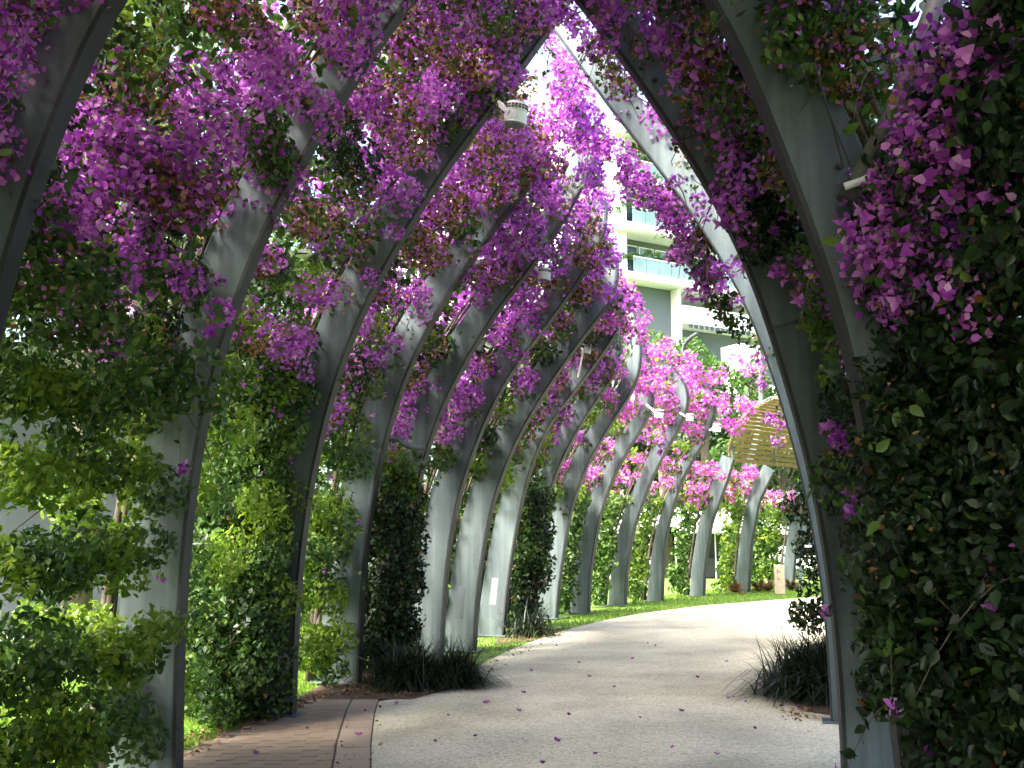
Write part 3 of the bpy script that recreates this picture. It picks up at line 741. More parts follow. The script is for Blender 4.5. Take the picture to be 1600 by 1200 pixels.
mass('R4', [(1185, 560), (1190, 600), (1200, 640), (1210, 660), (1215, 690)], 12.6, .13, 'bract', 1, .05); mass('R4', [(1180, 540), (1195, 580), (1215, 640)], 12.6, .12, 'leaf', 1, .05)
mass('R4', [(1255, 800), (1265, 850), (1270, 900), (1255, 950), (1262, 760), (1275, 960)], 12.0, .20, 'hedge', 3, .08)
mass('L4', [(945, 290), (955, 320), (960, 350), (975, 300), (985, 330), (980, 370), (965, 390), (950, 420), (975, 420), (985, 450), (1000, 470), (965, 460), (990, 490), (950, 360), (1005, 500)], 12.6, .19, 'bract', 2, .08)
mass('L4', [(950, 270), (935, 310), (940, 380), (945, 440), (1000, 440)], 12.5, .15, 'dry', 1, .06); mass('L4', [(930, 250), (940, 345), (960, 480), (975, 350)], 12.7, .2, 'leaf', 1, .06)
mass('L3', [(870, 110), (880, 150), (895, 190), (905, 230), (920, 270), (860, 70), (890, 130), (910, 180)], 10.9, .18, 'bract', 2, .07)
mass('L2', [(150, 20), (230, 40), (290, 60), (260, 110), (320, 30), (200, 90)], 7.6, .2, 'fresh', 2, .1)
slab('R0', 1372, 1460, 600, 1090, 4.35, .11, ['hedge'], 70)
slab('R0', 1350, 1400, 640, 1000, 4.4, .06, ['hedge'], 26)
mass('L3', [(845, 215), (856, 240), (850, 190), (838, 250), (862, 205)], 10.7, .17, 'bract', 2, .05)
mass('L4', [(925, 235), (932, 265), (930, 300), (915, 220), (920, 280)], 12.0, .17, 'bract', 2, .05)
mass('L3', [(848, 225), (858, 260)], 10.6, .15, 'dry', 1, .05)
mass('L5', [(930, 310), (938, 335), (942, 370), (932, 350), (946, 400), (936, 385), (925, 330), (940, 300), (930, 410)], 13.0, .16, 'bract', 2, .05)
mass('L5', [(935, 320), (940, 390), (925, 360)], 12.9, .13, 'dry', 1, .05)
mass('L6', [(950, 440), (958, 470), (940, 460), (962, 495), (935, 430)], 14.0, .17, 'pink', 2, .06)
mass('L3', [(800, 330), (780, 300), (770, 350), (745, 380), (720, 420), (830, 300), (815, 360)], 10.9, .15, 'bract', 1, .06)
mass('L4', [(860, 340), (880, 310), (835, 390), (800, 420), (760, 480), (900, 290)], 12.0, .16, 'bract', 1, .06)
mass('L5', [(870, 460), (840, 500), (890, 430), (810, 540), (915, 405)], 13.1, .15, 'bract', 1, .06)
mass('L2', [(690, 250), (640, 320), (610, 370), (740, 190), (580, 430), (655, 290)], 8.85, .12, 'bract', 1, .05)
# apex canopy
mass('L2', [(680, 20), (720, 50), (650, 60), (760, 40), (800, 20), (840, 30), (600, 30), (700, 100), (740, 120), (640, 120), (590, 110), (560, 160), (770, 90)], 8.6, .22, 'bract', 2, .10)
mass('L2', [(690, 80), (800, 60), (730, 30), (840, 15), (660, 150), (540, 190)], 8.5, .16, 'dry', 2, .08)
mass('L2', [(470, 60), (440, 30), (500, 20), (400, 20), (480, 120), (370, 40)], 8.2, .22, 'bract', 2, .12)
mass('L4', [(920, 330), (930, 360), (940, 400), (960, 450), (980, 470), (990, 500), (960, 490), (1000, 520), (945, 330), (930, 280)], 15.5, .28, 'pink', 2, .10)
mass('L12', [(1030, 560), (1060, 575), (1090, 585), (1120, 590), (1150, 580), (1175, 578), (1010, 590), (1050, 600), (1080, 610), (1100, 615), (1030, 545), (1000, 540)], 26.5, .28, 'pink', 2, .12)
mass('L12', [(1130, 630), (1150, 632), (1170, 633), (1140, 655), (1150, 665), (1115, 740), (1170, 735)], 27.5, .24, 'pink', 2, .10)

# ---------------------------------------------------------------- foliage to meshes
VLAB = {
 'L0': 'leafy bougainvillea at the left edge, few purple flowers against the corner post',
 'L1': 'bougainvillea in leafy horizontal tiers at lower left, purple and dried flowers above',
 'L2': 'bougainvillea with a dense green skirt right of the first full post',
 'L3': 'bougainvillea with yellow green tiers low down between the second and third full left posts',
 'L4': 'bougainvillea with a tall dark ivy like column behind the strappy tussocks',
 'L5': 'bougainvillea above the straight pale post behind the tussocks',
 'L6': 'bougainvillea sprays above the post with the dark paint patch',
 'L7': 'bougainvillea sprays above the post with the pale paint patch',
 'L8': 'bougainvillea with a dark leafy column where the grass verge begins',
 'L9': 'bougainvillea over the first post on the grass verge',
 'L10': 'bougainvillea with a green column left of the second verge post',
 'L11': 'bougainvillea with a green column left of the third verge post',
 'L12': 'bright pink bougainvillea running in tiers to the timber vault, over the hook tipped post',
 'L13': 'green vine column left of the short post at the end of the timber vault',
 'L14': 'yellow green vine column left of the flat tipped short post',
 'L15': 'broad leafy vine behind the sandstone marker pillar',
 'R0': 'large dark hedge like bougainvillea filling the right edge, purple at the top',
 'R1': 'bougainvillea hanging beside the broad right post, with yellow and purple sprays',
 'R2': 'bougainvillea sprays hanging across the white sunlit post strip',
 'R3': 'bougainvillea fringe hanging left of the sunlit strip post, against the white building',
 'R4': 'dark vine and purple fringe left of the lower half of the sunlit strip post',
}
VROOT = {}
def build_vines():
    for key, v in VINES.items():
        p = POSTS[key]
        lab = VLAB.get(key)
        grp = 'bougainvillea vines on the arbour'
        if lab is None:
            lab = 'bougainvillea canopy behind the viewpoint' if 'B' in key else 'right row bougainvillea hidden behind the sunlit post'
            grp = lab
        root = empty('bougainvillea', W3(p, -p.w[0] - .25, 0), lab, 'climbing plant', grp); VROOT[key] = root
        # woody stems
        bm = bmesh.new()
        for q in range(3 if p.base[1] < 20 else 2):
            pts = []; rr = []
            top = 6.0 if p.L[-1] > 6 else p.L[-1] - .3
            for a in np.linspace(0, top, 12):
                o = outer_at(p, a); o = o - p.u * (.10 + .05 * math.sin(a * 2 + q * 2)) + p.tan * (.09 * math.sin(a * 1.7 + q * 2.1) + .07 * (q - 1)); o[2] = max(o[2], 0) if a > 0 else -.05
                pts.append(o); rr.append(max(.007, .032 - .004 * a))
            tube(bm, pts, rr, 6)
        bm_obj('stem', bm, M_STEM, root, True)
        # twigs through the crown
        bm = bmesh.new(); cl = v.cl; ntw = min(60, len(cl) // 5)
        for q in range(ntw):
            c = cl[RNG.integers(len(cl))]; A0 = c[0]
            if key == 'R0' and A0[1] < 4.2: continue
            B0 = A0 + np.array([RNG.normal(0, .2), RNG.normal(0, .2), RNG.normal(-.12, .2)]); Mi = (A0 + B0) / 2 + np.array([0, 0, .06])
            tube(bm, [A0, Mi, B0], [.007, .005, .003], 4)
        if p.base[1] < 12 and 'B' not in key and key != 'R3':
            near_cl = [c for c in cl if c[2] in ('leaf', 'fresh', 'bract', 'hedge')]
            for q in range(46 if key[0] == 'L' or key == 'R0' else 12):
                c = near_cl[RNG.integers(len(near_cl))]; d = RNG.normal(size=3); toc = CAM - c[0]; toc /= np.linalg.norm(toc); d = d + toc * .8; d /= np.linalg.norm(d)
                Ls = RNG.uniform(.22, .55); pts = []; A0 = c[0] + d * c[1] * .6
                for k in range(6):
                    t = k / 5; pts.append(A0 + d * Ls * t + np.array([0, 0, -Ls * .75 * t * t]))
                if min(x[2] for x in pts) < .05 or blocked(pts[-1]) or min(np.linalg.norm(x - CAM) for x in pts) < 3.7: continue
                tube(bm, pts, [.004, .0035, .003, .0025, .002, .0015], 4)
                for k in range(1, 6):
                    for e in range(2): v.clump(pts[k] + RNG.normal(0, .025, 3), .012, 'leaf' if c[2] == 'bract' else c[2], 1, .056, 1)
                if c[2] == 'bract' or RNG.random() < .2:
                    v.clump(pts[-1], .03, 'bract', 9, .032, 1)
            ntw = 1
        if ntw and len(bm.verts): tag(bm_obj('twigs', bm, M_STEM, root), kind='stuff')
        else: bm.free()
        acc = {}
        for (c, r, typ, n, size, flat) in v.cl:
            P, d = shell(c, r, n, flat); acc.setdefault(typ, []).append((P, d, np.full(n, size) * RNG.uniform(.55, 1.3, n)))
        for typ, L in acc.items():
            P = np.vstack([x[0] for x in L]); d = np.vstack([x[1] for x in L]); s = np.concatenate([x[2] for x in L])
            ok = P[:, 2] > .03; P, d, s = P[ok], d[ok], s[ok]
            d = d + np.array([0, 0, .25])
            leaves(TYPES[typ][2], P, d, s, TYPES[typ][1], TYPES[typ][0], root, droop=.4 if typ in ('leaf', 'hedge', 'fresh') else .1, fold=.2 if typ in ('leaf', 'hedge', 'fresh') else .3, rich=key in ('L0', 'L1', 'R0', 'R1'))
build_vines()
ntri = sum(len(m.polygons) for m in bpy.data.meshes)
print('FOLIAGE polys', ntri)

# trellis wires along each row
for (side, k), segs in WIRES.items():
    if k % 2: continue
    runs = []
    for A0, B0 in segs:
        if A0[1] > 24: continue
        if runs and np.linalg.norm(runs[-1][-1] - A0) < .02: runs[-1].append(B0)
        else: runs.append([A0, B0])
    for run in runs:
        bm = bmesh.new(); tube(bm, run, .006, 5)
        tag(bm_obj('trellis_wire', bm, M_STEEL), 'thin steel wire strung along the arbour posts inside the foliage', 'wire', 'trellis wires')

# single leaves and flowers, the nearest ones
def leaf_proto(name, L, W, m, segs=4, curl=.2, fold=.25):
    bm = bmesh.new(); rows = []
    for i in range(segs + 1):
        t = i / segs; wd = W * math.sin(math.pi * min(1, t ** .75 * .97 + .02)) * .5; y = t * L; z = -curl * L * t * t
        rows.append((bm.verts.new((-wd, y, z + fold * wd)), bm.verts.new((0, y, z)), bm.verts.new((wd, y, z + fold * wd))))
    for a, b in zip(rows, rows[1:]):
        bm.faces.new((a[0], a[1], b[1], b[0])); bm.faces.new((a[1], a[2], b[2], b[1]))
    bmesh.ops.triangulate(bm, faces=bm.faces)
    me = bpy.data.meshes.new(name); bm.to_mesh(me); bm.free(); me.materials.append(m); me.polygons.foreach_set('use_smooth', [True] * len(me.polygons)); return me
def flower_proto():
    bm = bmesh.new()
    for k in range(3):
        Mx = Matrix.Rotation(k * 2.094, 4, 'Z') @ Matrix.Rotation(R(48), 4, 'X'); rows = []
        for i in range(5):
            t = i / 4; wd = .017 * math.sin(math.pi * min(1, t ** .7 * .95 + .03)); z = -.009 * t * t
            rows.append([bm.verts.new(Mx @ Vector((s * wd, t * .046, z + .25 * abs(s) * wd))) for s in (-1, 0, 1)])
        for a, b in zip(rows, rows[1:]):
            bm.faces.new((a[0], a[1], b[1], b[0])); bm.faces.new((a[1], a[2], b[2], b[1]))
    me = bpy.data.meshes.new('flower'); bm.to_mesh(me); bm.free(); me.materials.append(M_BRACT); me.polygons.foreach_set('use_smooth', [True] * len(me.polygons)); return me
LP = leaf_proto('leaf', .075, .046, M_HEDGE); LP2 = leaf_proto('leaf', .07, .042, M_LEAF); FP = flower_proto()
def singles(key, types, me, name, n, lo=.8, hi=1.3):
    v = VINES[key]; root = VROOT[key]; cl = [c for c in v.cl if c[2] in types]
    cand = []
    for c in cl:
        x, y_ = project(c[0])
        if -40 < x < 1640 and -40 < y_ < 1240: cand.append((np.linalg.norm(c[0] - CAM), c))
    cand.sort(key=lambda q: q[0]); cand = cand[:max(40, len(cand) // 2)]
    for q in range(n):
        c = cand[RNG.integers(len(cand))][1]
        toc = CAM - c[0]; toc /= np.linalg.norm(toc)
        d = RNG.normal(size=3) * .75 + toc; d /= np.linalg.norm(d)
        P = c[0] + d * c[1] * RNG.uniform(.95, 1.12)
        if P[2] < .05 or by_strut(P, 22): continue
        o = bpy.data.objects.new(name, me); COL.objects.link(o); o.parent = root
        o.matrix_parent_inverse = Matrix.Translation(root.location).inverted()
        o.location = P
        nn = Vector(d + RNG.normal(size=3) * .5 + np.array([0, 0, .3])); o.rotation_euler = (nn.to_track_quat('Z', 'Y') @ Vector((0, 0, 1)).rotation_difference(Vector((0, 0, 1)))).to_euler()
        o.rotation_euler.rotate_axis('Z', RNG.uniform(0, 6.28)); s = RNG.uniform(lo, hi); o.scale = (s, s, s)
singles('R0', ('hedge',), LP, 'leaf', 300, .6, 1.05); singles('R0', ('bract',), FP, 'flower', 260); singles('R0', ('leaf', 'fresh'), LP2, 'leaf', 120)
singles('L1', ('leaf',), LP2, 'leaf', 300); singles('L0', ('leaf',), LP2, 'leaf', 120)
singles('R1', ('bract',), FP, 'flower', 200); singles('L1', ('bract',), FP, 'flower', 200)

# ---------------------------------------------------------------- steel tube strut and wires at the near right post
def thing_tube(name, pts, r, m, label, cat, group=None):
    bm = bmesh.new(); tube(bm, pts, r, 12); o = bm_obj(name, bm, m, None, True); return tag(o, label, cat, group)
a0 = atY(1336, 292, 4.45); a1 = atY(1400, 165, 4.35); a2 = atY(1478, -30, 4.1)
st = empty('steel_strut', a0, 'thick dark steel tube slanting up right from the nearest right post', 'strut')
bm = bmesh.new(); tube(bm, [a0, a1, a2], [.042, .044, .046], 14); bm_obj('tube', bm, M_TUBE, st, True)
bm = bmesh.new(); box(bm, Vector(a0) + Vector((-.01, .02, -.02)), (.10, .09, .10), Matrix.Rotation(.5, 3, 'Y'), .01); bm_obj('clamp', bm, M_DARK, st)
bm = bmesh.new(); tube(bm, [Vector(a0) + Vector((-.06, -.03, -.01)), Vector(a0) + Vector((.05, -.06, .02))], .018, 8); bm_obj('bolt', bm, M_WHITE, st)
for q, (pa, pb) in enumerate((((1272, 100), (1322, 262)), ((1279, 118), (1332, 268)))):
    pass
bm = bmesh.new(); tube(bm, [atY(1272, 98, 4.45), atY(1297, 180, 4.45), atY(1318, 262, 4.45)], .006, 6); tube(bm, [atY(1299, 185, 4.44), atY(1330, 262, 4.44)], .005, 6)
tag(bm_obj('hanging_cable', bm, M_DARK), 'thin dark cable hanging beside the steel strut at upper right', 'cable')

# ---------------------------------------------------------------- spotlights
def spotlight(px, py, Y, size, attach, label, tilt=.12):
    C0 = Vector(atY(px, py, Y)); A0 = Vector(atY(attach[0], attach[1], Y + .05)); r = size / 2; h = size * .92
    root = empty('spotlight', C0, label, 'spotlight', 'spotlights on the posts')
    ax = Vector((tilt, -.10, 1)).normalized(); Mq = Vector((0, 0, 1)).rotation_difference(ax).to_matrix()
    def loc(v): return C0 + Mq @ Vector(v)
    bm = bmesh.new(); tube(bm, [loc((0, 0, -h / 2)), loc((0, 0, -h / 2 + .01)), loc((0, 0, h * .3)), loc((0, 0, h / 2))], [r * 1.04, r, r, r * .9], 24); bm_obj('housing', bm, M_WHITE, root)
    bm = bmesh.new(); tube(bm, [loc((0, 0, -h / 2 - .012)), loc((0, 0, -h / 2 + .004))], r * .85, 20); bm_obj('lens', bm, M_GLASSL, root)
    bm = bmesh.new()
    for k in range(20):
        t = k / 20 * 2 * math.pi
        for zz in (.20, .32):
            box(bm, loc((r * .985 * math.cos(t), r * .985 * math.sin(t), h * zz)), (.016, .022 * size / .21, h * .075), (Mq @ Matrix.Rotation(t, 3, 'Z')))
    bm_obj('vent_slots', bm, M_DARK, root)
    bm = bmesh.new(); D = loc((-r * .55, -r * .85, -h * .12)) - A0
    q = D.to_track_quat('X', 'Z').to_matrix(); box(bm, A0 + D / 2, (D.length, .018, size * .24), q, .004); bm_obj('bracket', bm, M_WHITE, root)
spotlight(806, 178, 8.35, .205, (778, 160), 'large white drum spotlight with vent slots on the second full left post')
spotlight(851, 428, 11.6, .15, (836, 418), 'white drum spotlight in the middle of the canopy, right of the large one')
spotlight(916, 545, 15.6, .16, (903, 590), 'small white spotlight among purple flowers left of the building')
spotlight(1030, 646, 21.0, .19, (1010, 632), 'white spotlight on the second verge post')
spotlight(1078, 652, 23.2, .18, (1062, 645), 'white spotlight on the third verge post')
spotlight(1120, 668, 25.2, .22, (1108, 672), 'white spotlight left of the timber vault')

# hooked pipe in the left foliage
bm = bmesh.new(); tube(bm, [atY(q[0], q[1], 10.7) for q in ((612, 690), (620, 684), (634, 695), (650, 700), (663, 700))], .035, 8)
tag(bm_obj('bent_pipe', bm, M_STEEL, None, True), 'short bent steel pipe sticking out between two left posts', 'pipe')
bm = bmesh.new(); tube(bm, [atY(738, 408, 12.2), atY(768, 476, 12.4)], .035, 8)
tag(bm_obj('brace_rod', bm, M_TUBE, None, True), 'grey brace rod crossing the canopy below the large spotlight', 'rod')

# ---------------------------------------------------------------- timber vault
k13 = POSTS['L13']
def vault():
    root = empty('timber_vault', k13.base, 'golden brown timber slat vault over the far end of the path', 'canopy')
    P0 = k13.base; th = R(47); tn = np.array([math.sin(th), math.cos(th), 0]); u = np.array([math.cos(th), -math.sin(th), 0])
    prof = []
    for q in [(1140, 722), (1137, 700), (1146, 668), (1167, 645), (1190, 632), (1210, 622)]:
        P = onplane(q[0], q[1], P0, tn); prof.append(((P - P0) @ u, P[2]))
    Q = resample(prof, 60, 3); L = np.r_[0, np.cumsum(np.linalg.norm(np.diff(Q, axis=0), axis=1))]
    apex = Q[-1]
    full = [(q, 1) for q in Q] ; n = int(L[-1] / .145)
    for sgn in (1, -1):
        for i in range(n):
            a = (i + .5) * L[-1] / n
            s = np.interp(a, L, Q[:, 0]); z = np.interp(a, L, Q[:, 1]); s2 = np.interp(a + .05, L, Q[:, 0]); z2 = np.interp(a + .05, L, Q[:, 1]); s1 = np.interp(a - .05, L, Q[:, 0]); z1 = np.interp(a - .05, L, Q[:, 1])
            d = np.array([s2 - s1, z2 - z1]); d /= np.linalg.norm(d)
            if sgn < 0: s = 2 * apex[0] - s; d[0] *= -1
            ln = 7.0
            D = u * d[0] + np.array([0, 0, d[1]]); N = np.cross(D, tn)
            c = P0 + u * s + np.array([0, 0, z]) + tn * (ln / 2 + RNG.uniform(-.02, .02))
            bm = bmesh.new(); box(bm, Vector(c), (ln, .112, .035), Matrix((tn, D, N)).transposed(), .005)
            bm_obj('slat', bm, M_TIMBER, root)
    for q in range(4):
        bm = bmesh.new(); pts = []
        for sgn in (1, -1):
            for i in range(0, 60, 6) if sgn > 0 else range(54, -1, -6):
                s, z = Q[i]; s = s if sgn > 0 else 2 * apex[0] - s
                pts.append(P0 + u * s + np.array([0, 0, z + .10]) + tn * (.15 + q * 2.2))
        tube(bm, pts, .05, 6); bm_obj('rib', bm, M_STEEL, root)
vault()

# ---------------------------------------------------------------- strappy tussocks
def tussock(x, y, n, ln, rad, label, z0=.0):
    t = np.linspace(0, 1, 5); V = []; Fc = []
    for i in range(n):
        az = RNG.uniform(0, 2 * math.pi); lean = RNG.uniform(.35, 1.75); L = ln * RNG.uniform(.6, 1.1); wd = RNG.uniform(.008, .015)
        b0 = np.array([x + RNG.normal(0, rad), y + RNG.normal(0, rad), z0]); d = np.array([math.cos(az), math.sin(az), 0]); pd = np.array([-d[1], d[0], 0]); base = len(V)
        for k, tk in enumerate(t):
            ang = lean * (.35 + 1.05 * tk); r_ = L * tk * math.sin(ang * .9); h_ = L * tk * math.cos(ang * .95)
            c = b0 + d * r_ + np.array([0, 0, max(h_, .01)]); wk = wd * (1 - tk * .9)
            V += [c - pd * wk, c + pd * wk]
        for k in range(4): Fc.append((base + 2 * k, base + 2 * k + 1, base + 2 * k + 3, base + 2 * k + 2))
    o = np_mesh('tussock', np.array(V), np.array(Fc), 4, M_STRAP)
    return tag(o, label, 'grass clump', 'dark strappy tussocks')
tussock(-1.12, 10.95, 1300, .60, .13, 'dark strappy tussock at the foot of the ivy column, left one of the pair', .01)
tussock(-.66, 11.1, 1300, .56, .13, 'dark strappy tussock spilling onto the path edge, right one of the pair', .01)
tussock(.28, 16.9, 300, .75, .14, 'dark strappy tussock at the start of the grass verge')
tussock(3.12, 10.3, 3200, .74, .2, 'dark strappy tussock on the right edge of the path behind the sunlit post', .01)
tussock(3.5, 10.9, 1500, .74, .18, 'second strappy tussock tucked behind the right hand one', .01)

# red leaved plants, marker pillar
def rosette(P, r, n, label, m):
    V = []; Fc = []
    for i in range(n):
        az = RNG.uniform(0, 6.28); d = np.array([math.cos(az), math.sin(az), 0]); pd = np.array([-d[1], d[0], 0]); el = RNG.uniform(.2, 1.2); L = r * RNG.uniform(.7, 1.2); b = len(V)
        for k, (tk, wk) in enumerate(((0, .3), (.5, 1), (1, .05))):
            c = np.array(P) + d * L * tk * math.cos(el) + np.array([0, 0, L * tk * math.sin(el) - .25 * L * tk * tk + .02]); V += [c - pd * .04 * wk * r / .4, c + pd * .04 * wk * r / .4]
        Fc += [(b, b + 1, b + 3, b + 2), (b + 2, b + 3, b + 5, b + 4)]
    return tag(np_mesh('rosette_plant', np.array(V), np.array(Fc), 4, m), label, 'plant', 'low plants at the foot of the short posts')
M_RED = leafmat('red_green_leaf', [(0, (.05, .08, .02)), (.5, (.12, .09, .03)), (1, (.25, .06, .04))], .3)
for i, px in enumerate((1150, 1186, 1200, 1236)):
    P = ground(px, 927 - (px - 1150) * .05)
    rosette(P, .55, 46, ('low plant left of the flat tipped short post', 'reddish low plant right of the flat tipped short post', 'reddish low plant nearest the left side of the marker pillar', 'low plant right of the marker pillar')[i], M_RED)
def marker():
    P = ground(1219, 929); root = empty('marker_pillar', P, 'small sandstone coloured marker pillar with brown symbols on the grass', 'marker', rz=R(-8))
    hgt = .88; Mx = Matrix.Rotation(R(-8), 3, 'Z')
    bm = bmesh.new(); box(bm, Vector(P) + Vector((0, 0, hgt / 2)), (.30, .22, hgt), Mx, .02); bm_obj('pillar', bm, M_SIGN, root)
    for z, s in ((.68, .13), (.46, .11)):
        bm = bmesh.new(); c = Vector(P) + Mx @ Vector((-.02, -.112, z))
        box(bm, c + Vector((-s * .35, 0, 0)), (s * .22, .006, s), Mx); box(bm, c + Vector((s * .35, 0, 0)), (s * .22, .006, s), Mx); box(bm, c, (s * .9, .004, s * .25), Mx @ Matrix.Rotation(.6, 3, 'Y'))
        bm_obj('symbol', bm, M_SYMB, root)
marker()

# ---------------------------------------------------------------- trees
def tree(px, Y, zc, R0, n, label, m, group='trees beyond the arbour', zr=.8, size=.16, x=None):
    X = x if x is not None else atY(px, 850, Y)[0]
    root = empty('tree', (X, Y, 0), label, 'tree', group)
    bm = bmesh.new(); base = Vector((X, Y, -.1)); top = Vector((X + RNG.normal(0, .2), Y, zc))
    tube(bm, [base, base.lerp(top, .4) + Vector((.1, 0, 0)), base.lerp(top, .8), top], [.05 * zc * .7, .04 * zc * .7, .025 * zc * .7, .012 * zc], 9)
    bm_obj('trunk', bm, M_BARK, root, True)
    cs = []; bl = bmesh.new()
    for i in range(26):
        d = RNG.normal(size=3); d /= np.linalg.norm(d); k = RNG.uniform(.45, 1)
        c = np.array([X, Y, zc]) + d * k * R0 * np.array([1, 1, zr]); cs.append((c, R0 * RNG.uniform(.22, .42)))
        if i < 12:
            s0 = base.lerp(top, RNG.uniform(.5, .95)); tube(bl, [s0, s0.lerp(Vector(c), .5) + Vector((0, 0, .1 * R0)), Vector(c)], [.012 * zc, .008 * zc, .004 * zc], 5)
    bm_obj('limb', bl, M_BARK, root)
    Ps = []; ds = []
    for c, r in cs:
        P, d = shell(c, r, n // 26, .75); Ps.append(P); ds.append(d + np.array([0, 0, .4]))
    P = np.vstack(Ps); ok = P[:, 2] > .2
    leaves('crown', P[ok], np.vstack(ds)[ok], RNG.uniform(.7, 1.3, ok.sum()) * size, .55, m, root, kind=None)
tree(1040, 46, 9.6, 2.0, 5200, 'bright green tree left of the white block, in front of the apartment building', M_TREE, size=.22)
tree(1105, 48, 9.3, 1.8, 5200, 'bright green rounded tree left of the white block, behind the hooked post tip', M_TREE, size=.22)
tree(1172, 50, 9.0, 1.5, 3000, 'small bright tree under the white block beside the sunlit post', M_TREE, size=.22)
tree(1080, 62, 6.5, 4.2, 6000, 'dark tree behind the white tents on the left', M_TREED, size=.34)
tree(1160, 58, 6.2, 3.8, 6000, 'dark tree behind the right hand white tents', M_TREED, size=.34)
tree(1225, 52, 6.0, 3.3, 6000, 'leafy tree behind the marker pillar', M_TREE, size=.3)
tree(1000, 64, 7, 4.5, 6000, 'dark spreading tree behind the verge posts', M_TREED, size=.36)
tree(900, 60, 7, 5, 6000, 'dark tree far behind the middle of the left row', M_TREED, size=.36)
tree(1320, 46, 7, 4.5, 4000, 'dark tree hidden at the right behind the broad post', M_TREED, size=.36)
tree(0, 15.3, 6.8, 3.4, 11000, 'unseen leafy tree added beyond the left edge to shade the grey wall', M_TREE, x=-11.0, size=.17)  # added out of view, meant to cast shade on the grey wall
tree(0, 15, 6.6, 2.6, 11000, 'feathery bright green tree left of the arbour, seen through the upper left gaps', M_FRESH, x=-6.4, size=.11)
tree(0, 19, 5.8, 3.0, 9000, 'bushy green tree behind the second and third full left posts', M_TREE, x=-5.4, size=.15)
tree(0, 28, 6.5, 4.0, 8000, 'large green tree behind the middle of the left row', M_TREE, x=-6.5, size=.22)
tree(0, 36, 7.0, 4.2, 8000, 'dark green tree further behind the left row', M_TREED, x=-2.0, size=.26)
def shrub(x, y, r, h, n, label, m, size=.11):
    root = empty('shrub', (x, y, 0), label, 'shrub', 'shrubs outside the left row')
    Ps = []; ds = []
    for i in range(14):
        c = np.array([x + RNG.normal(0, r * .45), y + RNG.normal(0, r * .45), RNG.uniform(.2, h)]); P, d = shell(c, r * RNG.uniform(.35, .6), n // 14, .9); Ps.append(P); ds.append(d)
    P = np.vstack(Ps); ok = P[:, 2] > .02; leaves('foliage', P[ok], np.vstack(ds)[ok], RNG.uniform(.7, 1.3, ok.sum()) * size, .55, m, root, kind=None)
    bm = bmesh.new()
    for i in range(4): tube(bm, [(x + .05 * i, y, -.05), (x + RNG.normal(0, .2), y, h * .5), (x + RNG.normal(0, r * .4), y, h * .9)], [.03, .02, .01], 5)
    bm_obj('stem', bm, M_STEM, root)
shrub(-3.5, 12.5, 1.0, 2.0, 5000, 'green shrub behind the gap between the first and second full posts', M_TREE)
shrub(-3.3, 16, 1.2, 2.4, 5000, 'green shrub behind the third full left post', M_TREE, .13)
shrub(-2.3, 20, 1.3, 2.4, 5000, 'dark shrub behind the fourth and fifth left posts', M_TREED, .15)
shrub(-.8, 25, 1.4, 2.6, 5000, 'dark shrub behind the patched posts', M_TREED, .17)
shrub(1.0, 32, 1.5, 2.4, 4000, 'dark shrub far behind the first verge post', M_TREED, .2)

def hedge(x0, x1, y, h, label):
    root = empty('hedge', ((x0 + x1) / 2, y, 0), label, 'hedge'); Ps = []; ds = []
    for i in range(150):
        c = np.array([RNG.uniform(x0, x1), y + RNG.normal(0, .5), RNG.uniform(.2, h)]); P, d = shell(c, RNG.uniform(.5, 1.0), 75, .9); Ps.append(P); ds.append(d)
    P = np.vstack(Ps); ok = P[:, 2] > .02; leaves('foliage', P[ok], np.vstack(ds)[ok], RNG.uniform(.25, .5, ok.sum()), .6, M_TREED, root, kind=None)
hedge(-14, 27, 60, 4.6, 'long dark hedge line far behind the verge posts and tents')
# ---------------------------------------------------------------- grey wall and far footpath at left
bm = bmesh.new(); box(bm, (-11.2, 18.2, 2.6), (11.0, .3, 5.2), None, .01); box(bm, (-11.2, 18.03, .12), (11.0, .06, .22), None, .005)
tag(bm_obj('grey_wall', bm, M_WALL), 'plain blue grey rendered wall seen at the left edge behind the vine tiers', 'wall')
strip('footpath', [(-30, 17.6), (-7.4, 17.6)], [(-30, 16.0), (-7.4, 16.0)], -.012, M_ROAD)

